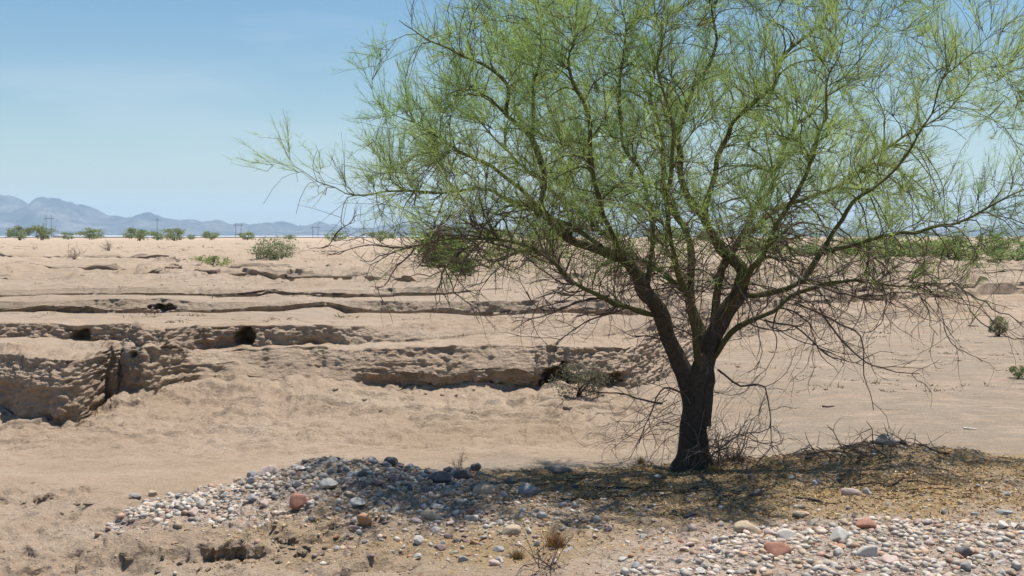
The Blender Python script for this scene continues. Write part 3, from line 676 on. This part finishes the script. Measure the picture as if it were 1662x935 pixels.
# trees on the horizon
FT = [(32, 390, 38, 22), (68, 390, 36, 25), (110, 389, 22, 12), (148, 389, 42, 18), (225, 391, 46, 20), (255, 390, 24, 15), (283, 391, 40, 20), (310, 389, 16, 8), (342, 390, 30, 14), (401, 390, 28, 14), (545, 392, 34, 15), (470, 389, 20, 8), (620, 391, 44, 16), (800, 391, 60, 20), (875, 390, 50, 16), (990, 391, 40, 18), (1075, 394, 70, 26), (1150, 392, 60, 22)]
protos = []
for s in range(4):
    o = bush('horizon_tree', (0, 0, -50), 1.0, 1.0, .62, G1, G2, 1500, .06, 60 + s, 'x', 'tree', None, .12); protos.append(o)
for k, (px, py, w, h) in enumerate(FT):
    Yt = (H - PLAIN) * F / (py - HZ); p = protos[k] if k < 4 else copy_tree(protos[k % 4])
    ws, hs = w / F * Yt, h / F * Yt
    p.location = ((px - 831) / F * Yt, Yt, PLAIN - .1); p.scale = (ws, ws, hs / .62); p.rotation_euler = (0, 0, k * 1.3)
    lab = {0: 'broad far tree at the start of the tree line, paired with a taller one', 1: 'tallest far tree, beside the twin-legged power pole', 2: 'low faint far tree between the tall pair and the spreading one', 3: 'spreading far tree with dark shade before the end block shed', 4: 'wide round far tree left of the single power pole', 5: 'narrow far tree at the foot of the single power pole', 6: 'wide far tree just past the single power pole', 7: 'tiny far bush-like tree after the three by the single pole', 8: 'small far tree standing apart behind the low yellow-green shrub', 9: 'lone far tree beside the second twin-legged power pole', 10: 'far tree at the outer twigs of the big tree', 11: 'tiny far tree above the rounded grey-green bush'}.get(k)
    tag(p, lab or 'small far tree seen through the lower branches of the big tree', 'tree', 'small trees along the far edge of the plain')
GB = [(1436, 433, 84, 42), (1500, 424, 70, 44), (1552, 434, 92, 42), (1612, 425, 58, 34), (1650, 431, 70, 36), (1385, 421, 60, 30), (1310, 420, 80, 30), (1240, 416, 60, 26), (1690, 428, 90, 44)]
pb = [bush('thicket_bush', (0, 0, -50), 1., .9, 1., (.15, .22, .07), (.29, .34, .13), 2600, .06, 80 + s, 'x') for s in range(3)]
for k, (px, py, w, h) in enumerate(GB):
    Yt = (H - PLAIN + .1) * F / (py - HZ); p = pb[k] if k < 3 else copy_tree(pb[k % 3])
    p.location = ((px - 831) / F * Yt, Yt, drop((px - 831) / F * Yt, Yt)[0].z - .03); p.scale = (w / F * Yt, w / F * Yt, h / F * Yt * (1.1, .7, .95, 1.2, .8, 1.05, .75, 1.15, .9)[k]); p.rotation_euler = (0, 0, k * 2.1)
    tag(p, 'dense green bush in the thicket beyond the right bend of the wash', 'bush', 'green bushes beyond the right bend of the wash')
# power poles
n_pole = NT('weathered_wood', .9, .1); M_pole = n_pole.out(n_pole.mix(n_pole.noise(3), (.05, .045, .042), (.09, .08, .07)))
def power_pole(px, top, hframe, label):
    Yp = 900.; hgt = (HZ + 3 - top) / F * Yp
    root = empty('power_pole', ((px - 831) / F * Yp, Yp, PLAIN)); tag(root, label, 'power pole', 'power poles crossing the plain')
    xs = (-1.9, 1.9) if hframe else (0,)
    for xo in xs:
        t = Tubes(); t.add([(xo, 0, -.2), (xo, 0, hgt)], [.17, .12], 7, (.06, .05, .045)); t.build('pole', M_pole, root)
    t = Tubes(); w = 3.4 if hframe else 1.3
    t.add([(-w, 0, hgt * .86), (w, 0, hgt * .86)], [.14, .14], 6, (.06, .05, .045)); t.build('crossarm', M_pole, root)
    for xi in (-w * .9, 0, w * .9):
        t = Tubes(); t.add([(xi, 0, hgt * .86), (xi, 0, hgt * .86 - .9)], [.10, .07], 5, (.06, .05, .045)); t.build('insulator', M_pole, root)
power_pole(79, 349, True, 'twin-legged power pole before the tallest mountain')
power_pole(255, 352, False, 'single power pole rising above a pair of far trees')
power_pole(387, 362, True, 'twin-legged power pole beside a lone far tree')
power_pole(512, 366, True, 'faint twin-legged power pole near the tree crown edge')
# long low white sheds on the horizon
n_w = NT('white_metal', .5, .3); M_white = n_w.out(n_w.mix(n_w.noise(.2), (.42, .45, .48), (.52, .54, .56)))
n_s = NT('shed_wall', .8, .2); M_shed = n_s.out(n_s.mix(n_s.noise(.2), (.16, .18, .19), (.24, .25, .26)))
def box(name, x0, x1, y0, y1, z0, z1, mat, parent):
    v = [(a, b, c) for c in (z0, z1) for b in (y0, y1) for a in (x0, x1)]
    return mesh_obj(name, v, [(0, 1, 3, 2), (4, 6, 7, 5), (0, 4, 5, 1), (2, 3, 7, 6), (0, 2, 6, 4), (1, 5, 7, 3)], mat, parent)
for px0, px1, top, label in ((-40, 70, 383.2, 'long low white-roofed shed behind the twin green trees'), (86, 210, 382.2, 'long low white-roofed shed with the bright end block'), (214, 330, 383.3, 'long low white-roofed shed behind a row of far trees'), (334, 560, 382.6, 'longest low white-roofed shed on the horizon'), (566, 700, 383.0, 'low white-roofed shed half hidden by the big tree')):
    Yp = 1500.; x0, x1 = ((q - 831) / F * Yp for q in (px0, px1))
    root = empty('long_shed', ((x0 + x1) / 2, Yp, PLAIN)); hw = (x1 - x0) / 2; hh = (385.8 - top) / F * Yp
    tag(root, label, 'building')
    box('wall', -hw, hw, 0, 18, -.3, hh * .5, M_shed, root)
    v = [(-hw - .4, -.6, hh * .5), (hw + .4, -.6, hh * .5), (hw + .4, 9, hh), (-hw - .4, 9, hh), (hw + .4, 18.6, hh * .5), (-hw - .4, 18.6, hh * .5)]
    mesh_obj('roof', v, [(0, 1, 2, 3), (3, 2, 4, 5)], M_white, root)
    if px0 == 86: box('end_block', -hw, -hw + 10, -2, 12, -.25, hh + 1.2, M_white, root)

# ------------------------------------------------------------------ stones
def stone_mesh(seed, flat, mat, rough=.07):
    bm = bmesh.new(); bmesh.ops.create_icosphere(bm, subdivisions=3, radius=.5)
    v = np.array([q.co[:] for q in bm.verts]); r = np.random.default_rng(seed)
    # facets worn round: cut with random planes, then soften
    for k in range(9):
        nrm = r.normal(0, 1, 3); nrm /= np.linalg.norm(nrm); d = r.uniform(.24, .40)
        over = np.maximum(v @ nrm - d, 0); v -= (over * .96)[:, None] * nrm
    v *= (1 + rough * fbm(v[:, 0] * 3, v[:, 1] * 3, v[:, 2] * 3, seed, 4, .6))[:, None]
    v *= np.array([1, r.uniform(.62, .9), flat]) / np.ptp(v[:, 0])
    for q, c in zip(bm.verts, v): q.co = c
    for f in bm.faces: f.smooth = True
    me = bpy.data.meshes.new('stone'); bm.to_mesh(me); bm.free(); me.materials.append(mat); return me
SM = {(c, k): stone_mesh(500 + 17 * k + 131 * i, (.45, .58, .7, .82)[k], m) for i, (c, m) in enumerate(STONES.items()) for k in range(4)}
placed = []
def stone(px, py, wpx, colour, label, group, shape=None, name='stone'):
    p, nrm = spot(px, py)
    while p.y > 11.7 and py < 930: py += 3; p, nrm = spot(px, py)
    w = wpx / F * p.y
    k = shape if shape is not None else random.randrange(4)
    o = bpy.data.objects.new(name, SM[(colour, k)]); COL.objects.link(o)
    o.scale = (w * random.uniform(.95, 1.08), w * random.uniform(.85, 1.05), w * random.uniform(.9, 1.1))
    o.rotation_euler = (random.gauss(0, .15), random.gauss(0, .15), random.uniform(0, 6.28) if shape is None else random.uniform(-.3, .3))
    flat = (.45, .58, .7, .82)[k]
    o.location = p + Vector((0, w * .3, w * flat * .26)); 
    q, _ = drop(o.location.x, o.location.y); o.location.z = q.z + w * flat * random.uniform(.08, .26)
    tag(o, label, 'stone', group); placed.append((o.location.x, o.location.y, w)); return o
NOTE = [(486, 830, 36, 'brick red', 'orange-red cobble at the foot of the gravel mound', 3), (590, 857, 26, 'orange-brown', 'orange-brown cobble leaning on a tall grey stone', 2), (574, 866, 22, 'purple-brown', 'tall purplish cobble beside the orange-brown one', 3),
 (578, 825, 28, 'white', 'rounded white cobble below the gravel mound', 2), (696, 844, 40, 'tan', 'large blocky grey-brown cobble in the middle of the scattered stones', 2), (674, 850, 21, 'pinkish', 'pinkish white cobble touching the large grey-brown one', 2),
 (711, 827, 27, 'blue-grey', 'long flat grey stone behind the blocky grey-brown cobble', 0), (764, 845, 25, 'pale grey', 'slanted pale grey stone with a purple stone at its end', 1), (778, 841, 15, 'purple-brown', 'small purple stone at the end of the slanted pale grey one', 2),
 (831, 869, 34, 'tan', 'pale tan wedge-shaped cobble before the dry grass', 1), (882, 842, 19, 'pale grey', 'squarish pale grey stone at the edge of the tree shade', 3), (858, 805, 31, 'blue-grey', 'broad blue-grey stone in the shade left of the trunk', 2),
 (787, 803, 38, 'tan', 'broad yellowish tan stone in the shade below the mound', 1), (752, 778, 28, 'dark grey', 'dark blocky stone on the low lip right of the mound', 3), (713, 786, 36, 'dark grey', 'dark double-lumped boulder on the shaded mound shoulder', 2),
 (828, 786, 21, 'dark grey', 'dark rounded stone on the shaded lip', 2), (634, 750, 24, 'dark grey', 'tall dark grey cobble standing on the mound crest', 3), (628, 757, 16, 'blue-grey', 'blue-grey cobble propped against the tall dark one on the crest', 3), (602, 744, 23, 'blue-grey', 'smooth grey cobble lying on the mound crest', 1),
 (538, 752, 19, 'pale grey', 'pale grey cobble on the crest beside small dark stones', 2), (545, 742, 17, 'dark grey', 'dark stone on the highest point of the mound', 1), (531, 796, 32, 'white', 'flat-faced white block on the slope of the mound', 2), (642, 785, 33, 'purple-brown', 'long grey-purple stone on the shaded side of the mound', 1),
 (432, 764, 31, 'pinkish', 'big round whitish boulder on the left crest of the mound', 3), (409, 776, 18, 'blue-grey', 'grey cobble just below the round whitish boulder', 2), (303, 818, 21, 'pale grey', 'pale grey cobble at the thin end of the mound', 2), (218, 810, 20, 'blue-grey', 'outermost grey flat stone at the tail of the mound', 0),
 (728, 875, 16, 'purple-brown', 'purple egg-shaped cobble starting a row of four', 3), (753, 881, 15, 'purple-brown', 'dark purple cobble in the middle of a row of four', 2), (769, 884, 16, 'orange-brown', 'orange cobble ending a row of four', 1), (740, 881, 14, 'dark grey', 'dark little cobble second in a row of four', 2),
 (678, 884, 18, 'white', 'round white stone left of the purple row', 3), (713, 894, 23, 'purple-brown', 'mauve cobble below the purple row', 2), (752, 912, 17, 'blue-grey', 'upright grey cobble near a small red stone', 3), (765, 902, 15, 'brick red', 'small red stone among pale pebbles below the purple row', 1), (802, 919, 20, 'pinkish', 'pinkish white oval cobble before the dry stems', 2),
 (1265, 904, 44, 'brick red', 'large brick red cobble in the pale gravel, biggest there', 3), (1278, 878, 34, 'white', 'white humped cobble right behind the large brick red one', 1), (1216, 866, 46, 'tan', 'broad flat tan slab in the pale gravel', 1), (1363, 882, 42, 'pale grey', 'broad pale grey slab in the pale gravel', 2),
 (1409, 859, 40, 'brick red', 'long flat reddish stone at the back edge of the pale gravel', 0), (1443, 915, 34, 'pinkish', 'smooth pink oval cobble in the pale gravel', 1), (1569, 906, 34, 'dark grey', 'dark angular cobble alone in the pale gravel', 3), (1413, 905, 38, 'white', 'pointed white stone beside the smooth pink cobble', 1),
 (1303, 840, 29, 'tan', 'smooth flat tan stone on sandy litter behind the gravel', 0), (1122, 840, 25, 'dark grey', 'dark flat stone in the shade before the trunk', 1), (1230, 806, 25, 'dark grey', 'dark stone in litter right of the trunk shade', 1), (1381, 804, 30, 'pinkish', 'grey-pink lump in the litter below the brush pile', 2),
 (1629, 858, 23, 'white', 'white angular stone beside purple ones at the gravel edge', 2), (1633, 837, 26, 'blue-grey', 'flat grey stone on the sandy litter', 0), (1361, 892, 22, 'orange-brown', 'orange flat stone before the pale grey slab', 0), (1441, 722, 34, 'blue-grey', 'grey boulder on top of the brush-covered hump', 1), (1466, 719, 14, 'dark grey', 'small dark stone on the brush-covered hump', 2), (903, 769, 48, 'dark grey', 'long low dark stone on the shaded wash lip', 0)]
for (px, py, w, c, lab, sh) in NOTE: stone(px, py, w, c, lab, None, sh, 'cobble')
ZONES = [
 ('on the left tail and crest of the gravel mound', 62, lambda: (lambda t: (240 + 330 * t, 806 - 60 * t + random.uniform(0, 42 + 30 * t)))(random.random()), (9, 20), ['pale grey'] * 5 + ['white'] * 4 + ['blue-grey'] * 4 + ['pinkish'] * 2 + ['tan', 'orange-brown', 'dark grey']),
 ('in the dark shade on the mound shoulder', 36, lambda: (random.uniform(560, 780), random.uniform(755, 800)), (10, 24), ['dark grey'] * 4 + ['blue-grey'] * 4 + ['purple-brown'] * 3 + ['tan']),
 ('scattered on bare soil between mound and dry grass', 70, lambda: (random.uniform(540, 930), random.uniform(805, 915)), (9, 20), ['pale grey'] * 4 + ['white'] * 3 + ['purple-brown'] * 3 + ['pinkish'] * 2 + ['blue-grey'] * 3 + ['tan', 'orange-brown', 'brick red']),
 ('in the pale gravel spread beyond the dry grass', 80, lambda: (random.uniform(985, 1662), 935 - 85 * random.random() ** 1.2), (11, 24), ['white'] * 5 + ['pale grey'] * 5 + ['pinkish'] * 4 + ['tan'] * 2 + ['purple-brown', 'brick red', 'blue-grey', 'orange-brown']),
 ('lying in leaf litter round the tree', 30, lambda: (random.uniform(900, 1650), random.uniform(770, 850)), (9, 18), ['pale grey'] * 3 + ['blue-grey'] * 4 + ['tan'] * 3 + ['dark grey'] * 2 + ['white']),
]
for phrase, n, fn, (lo, hi), cl in ZONES:
    k = 0
    while k < n:
        px, py = fn(); p, _ = spot(px, py)
        w = (lo + (hi - lo) * random.random() ** 1.8); wm = w / F * p.y
        if any((p.x - a) ** 2 + (p.y + .3 * wm - b) ** 2 < (.42 * (wm + c)) ** 2 for a, b, c in placed): continue
        c = random.choice(cl); stone(px, py, w, c, f'small {c} river stone {phrase}', f'small {c} stones {phrase}'); k += 1
# pebbles: far too many to count
def pebbles():
    bm = bmesh.new(); bmesh.ops.create_icosphere(bm, subdivisions=1, radius=.5); [setattr(q, 'co', q.co * random.uniform(.82, 1.12)) for q in bm.verts]; bm.verts.ensure_lookup_table()
    bv = np.array([v.co[:] for v in bm.verts]); bf = np.array([[v.index for v in f.verts] for f in bm.faces]); bm.free()
    pos, siz, col = [], [], []
    def fill(n, fn, lo, hi, pal):
        for _ in range(n):
            X, Y = fn(); p = Vector((X, Y, zmap(X, Y)))
            w = lo + (hi - lo) * random.random() ** 4
            pos.append((p.x, p.y, p.z + w * random.uniform(-.08, .12))); siz.append(w); col.append((PCOL[random.choice(pal)] * .62 + np.array([.45, .36, .275]) * .38) * random.uniform(.75, 1.15))
    mixp = [0, 0, 0, 1, 1, 3, 3, 3, 4, 4, 8, 9, 9, 9, 0, 5, 7, 2, 6, 1]
    _u = np.random.default_rng(5)
    MX = -3.3 + 2.9 * _u.random(30000); MY = _u.normal(10.05, .38, 30000)
    _k = (MY < 10.75) & (noise3(MX * 3.5, MY * 3.5, 0, 611) + .5 * noise3(MX * 9, MY * 9, 0, 612) > -.2); MI = iter(zip(MX[_k], MY[_k]))
    def mound(): return next(MI)
    fill(3600, mound, .010, .085, mixp)
    fill(1700, lambda: (random.gauss(-.35, .85), random.gauss(9.15, .55)), .010, .065, mixp)
    RX = _u.uniform(.2, 4.9, 40000); RY = 6.4 + 2.6 * _u.random(40000) ** .8
    _k = (RY < 8.45 + .25 * noise3(RX * 1.5, 0, 0, 600) + .05 * RX) & (RX > .55 + .5 * noise3(RY * 2, 1, 0, 601) - (7.6 - RY) * .6) & (noise3(RX * 3, RY * 3, 0, 613) + .5 * noise3(RX * 8, RY * 8, 0, 614) > -.45)
    RI = iter(zip(RX[_k], RY[_k]))
    def right(): return next(RI)
    fill(9000, right, .010, .08, [0, 0, 3, 3, 3, 8, 8, 8, 9, 9, 4, 4, 5, 1, 7, 6])
    fill(2500, mound, .006, .018, mixp); fill(4500, right, .006, .018, mixp)
    fill(1500, lambda: (random.uniform(.2, 6), random.uniform(8.2, 11)), .010, .04, mixp)
    fill(700, lambda: (random.uniform(-4.5, 0), random.uniform(7.6, 9.6)), .008, .03, [4, 4, 0, 8, 9, 7])
    fill(260, lambda: (random.gauss(3.3, .35), random.gauss(11.1, .2)), .02, .07, [1, 1, 0, 2, 7])
    pos, siz, col = np.array(pos), np.array(siz), np.array(col); n = len(pos)
    sc = siz[:, None] * np.stack([rng.uniform(.85, 1.2, n), rng.uniform(.65, 1., n), rng.uniform(.4, .75, n)], -1)
    jit = 1 + rng.uniform(-.16, .16, (n, len(bv), 1))
    v = bv[None] * jit * sc[:, None]
    a = rng.uniform(0, 6.28, n); ca, sa = np.cos(a)[:, None], np.sin(a)[:, None]
    v = np.stack([v[..., 0] * ca - v[..., 1] * sa, v[..., 0] * sa + v[..., 1] * ca, v[..., 2] + v[..., 0] * rng.uniform(-.3, .3, (n, 1))], -1) + pos[:, None]
    f = (bf[None] + (np.arange(n) * len(bv))[:, None, None]).reshape(-1, 3)
    o = mesh_obj('gravel', v.reshape(-1, 3), f, M_pebble, None, False, np.repeat(col, len(bv), 0))
    tag(o, 'loose small pebbles of mixed pale colours spread over the bank', 'gravel', kind='stuff')
pebbles()
# leaf litter, straw and twig bits under the tree
def litter_bits():
    n = 26000
    X = np.where(rng.random(n) < .6, rng.normal(TX + .6, 1.8, n), rng.uniform(-2, 6, n)); Y = rng.normal(TY - 1., 1.0, n)
    keep = (Y > 7.2) & (Y < 12.2) & (X < 6.5); X, Y = X[keep], Y[keep]
    p = np.stack([X, Y, zmap(X, Y)], -1); p = p[p[:, 2] > -.35]; n = len(p)
    p[:, 2] += rng.uniform(.002, .012, n)
    d = rng.normal(0, 1, (n, 3)); d[:, 2] *= .25; d /= np.linalg.norm(d, axis=1, keepdims=True)
    pal = np.array([(.42, .27, .09), (.50, .36, .17), (.28, .16, .07), (.10, .07, .045), (.36, .19, .08), (.55, .44, .27)])
    c = pal[rng.integers(0, 6, n)] * rng.uniform(.7, 1.2, (n, 1))
    o = blades(p, d, c, .012, .05, .010, 'leaf_litter', M_litter, None, (0, 0, 0))
    tag(o, 'golden brown fallen leaves and straw under the tree', 'leaf litter', kind='stuff')
litter_bits()
# fallen sticks
def stick(px, py, L, ang, r, label, group='fallen sticks in the litter', col=(.09, .065, .05), forks=2):
    p, _ = spot(px, py); t = Tubes()
    n = 10; s = np.linspace(-.5, .5, n) * L
    q = np.stack([s * math.cos(ang), s * math.sin(ang), np.zeros(n)], -1) + rng.normal(0, .012, (n, 3)) * np.array([1, 1, 0])
    def lay(q, r):
        for k in range(len(q)): q[k, 2] = drop(p.x + q[k, 0], p.y + q[k, 1])[0].z - p.z + r * .7
        return q
    t.add(lay(q, r), np.linspace(r, r * .4, n), 5, col)
    for k in range(forks):
        j = random.randrange(2, 8); a2 = ang + random.choice((-1, 1)) * random.uniform(.4, .9); m = np.linspace(0, L * random.uniform(.2, .4), 5)
        t.add(lay(q[j] + np.stack([m * math.cos(a2), m * math.sin(a2), np.zeros(5)], -1), r * .6), np.linspace(r * .6, r * .25, 5), 4, col)
    o = t.build('fallen_stick', M_bark); o.location = p; tag(o, label, 'stick', group); return o
for k in range(24):
    stick(random.uniform(880, 1500), random.uniform(765, 825), random.uniform(.25, .9), random.gauss(.1, .5), random.uniform(.004, .010), 'thin dark fallen stick lying in the litter near the trunk')
stick(1345, 661, .18, 0, .014, 'short dark stick on the open wash floor', None, (.06, .04, .03), 0)
stick(1575, 697, .17, -.5, .015, 'bleached white stick on the open wash floor', None, (.62, .58, .50), 0)
stick(1580, 530, .3, .1, .02, 'short dark stick near the pale green weed', None, (.06, .035, .03), 0)
# brush pile on the right hump
keep = dead; dead = Tubes(); bp, _ = spot(1400, 748)
zig(np.array([-.45, .15, .03]), np.array([1., 0, .02]), .95, .010, 1, .0)
for k in range(34):
    a = np.array([rng.normal(0, .28), rng.normal(.15, .12), .02]); q, _ = drop(bp.x + a[0], bp.y + a[1]); a[2] = q.z - bp.z + .01
    d = np.array([rng.normal(-.3, .8), rng.normal(-.1, .5), rng.uniform(.05, .6)]); zig(a, d / np.linalg.norm(d), rng.uniform(.15, .5), rng.uniform(.004, .009), 1, .04)
o = dead.build('brush_pile', M_bark); o.location = bp; tag(o, 'pile of dead dark branches on the hump right of the tree', 'brush pile'); dead = keep
# dry grass tufts
def tuft(px, py, h, n, c, label, spread=.5):
    p, _ = spot(px, py); b = np.stack([rng.normal(0, h * .18, n), rng.normal(0, h * .12, n), np.full(n, -.005)], -1)
    d = np.stack([rng.normal(0, spread, n), rng.normal(0, spread, n), np.ones(n)], -1); d /= np.linalg.norm(d, axis=1, keepdims=True)
    o = blades(b, d, np.array(c) * rng.uniform(.6, 1.3, (n, 1)), h * .4, h * 1.1, .004, 'dry_grass_tuft', M_litter, None, (0, 0, 0)); o.location = p; tag(o, label, 'grass tuft'); return o
tuft(902, 888, .13, 420, (.34, .20, .085), 'rusty brown dry grass tuft between the scattered stones and pale gravel')
tuft(840, 905, .09, 260, (.30, .22, .11), 'low straw-coloured grass tuft left of the rusty tuft', .9)
tuft(1040, 752, .10, 160, (.33, .22, .10), 'small upright straw tuft on the lip left of the trunk', .3)
tuft(1195, 748, .16, 300, (.11, .08, .05), 'dark dry grass clump at the foot of the trunk', .7)
tuft(1160, 765, .08, 200, (.40, .27, .10), 'short golden grass tuft before the trunk', .8)
keep = dead; dead = Tubes()
for k in range(14):
    zig(np.array([rng.normal(0, .08), rng.normal(0, .04), .01]), np.array([rng.normal(-.2, .6), -.2, .45]), rng.uniform(.15, .35), .004, 1, .06)
o = dead.build('dead_stems', M_bark); o.location = spot(890, 925)[0]; tag(o, 'spray of bleached dead stems below the rusty grass tuft', 'dead plant'); dead = keep
# clods of dry soil broken from the small banks
M_clod = NT('clod_soil', .95, .1)
M_clod = M_clod.out(M_clod.mix(M_clod.noise(12, 5), (.33, .25, .175), (.45, .355, .26)), M_clod.bump(M_clod.noise(30, 5, .7), .02, 1))
CM = [stone_mesh(900 + k, .7, M_clod, .38) for k in range(6)]
for phrase, n, cx, cy, sx, sy in (('along the crusted bank edge at the front', 34, 350, 905, 70, 14), ('below the gravel mound foot', 26, 500, 885, 45, 14), ('on the low crust by the wash floor', 22, 70, 808, 45, 12), ('at the foot of the far bank', 12, 640, 650, 200, 10)):
    for k in range(n):
        px, py = random.gauss(cx, sx), min(932, random.gauss(cy, sy)); p, _ = spot(px, py)
        w = .02 + .075 * random.random() ** 2 if p.y < 12 else random.uniform(.05, .12)
        o = bpy.data.objects.new('soil_clod', random.choice(CM)); COL.objects.link(o); o.location = p + Vector((0, 0, w * .04)); o.scale = (w * random.uniform(.8, 1.5), w * random.uniform(.6, 1.1), w * random.uniform(.5, .9)); o.rotation_euler = (random.uniform(-.4, .4), random.uniform(-.4, .4), random.uniform(0, 6.28))
        tag(o, f'crumbled tan soil clod {phrase}', 'soil clod', f'soil clods {phrase}')
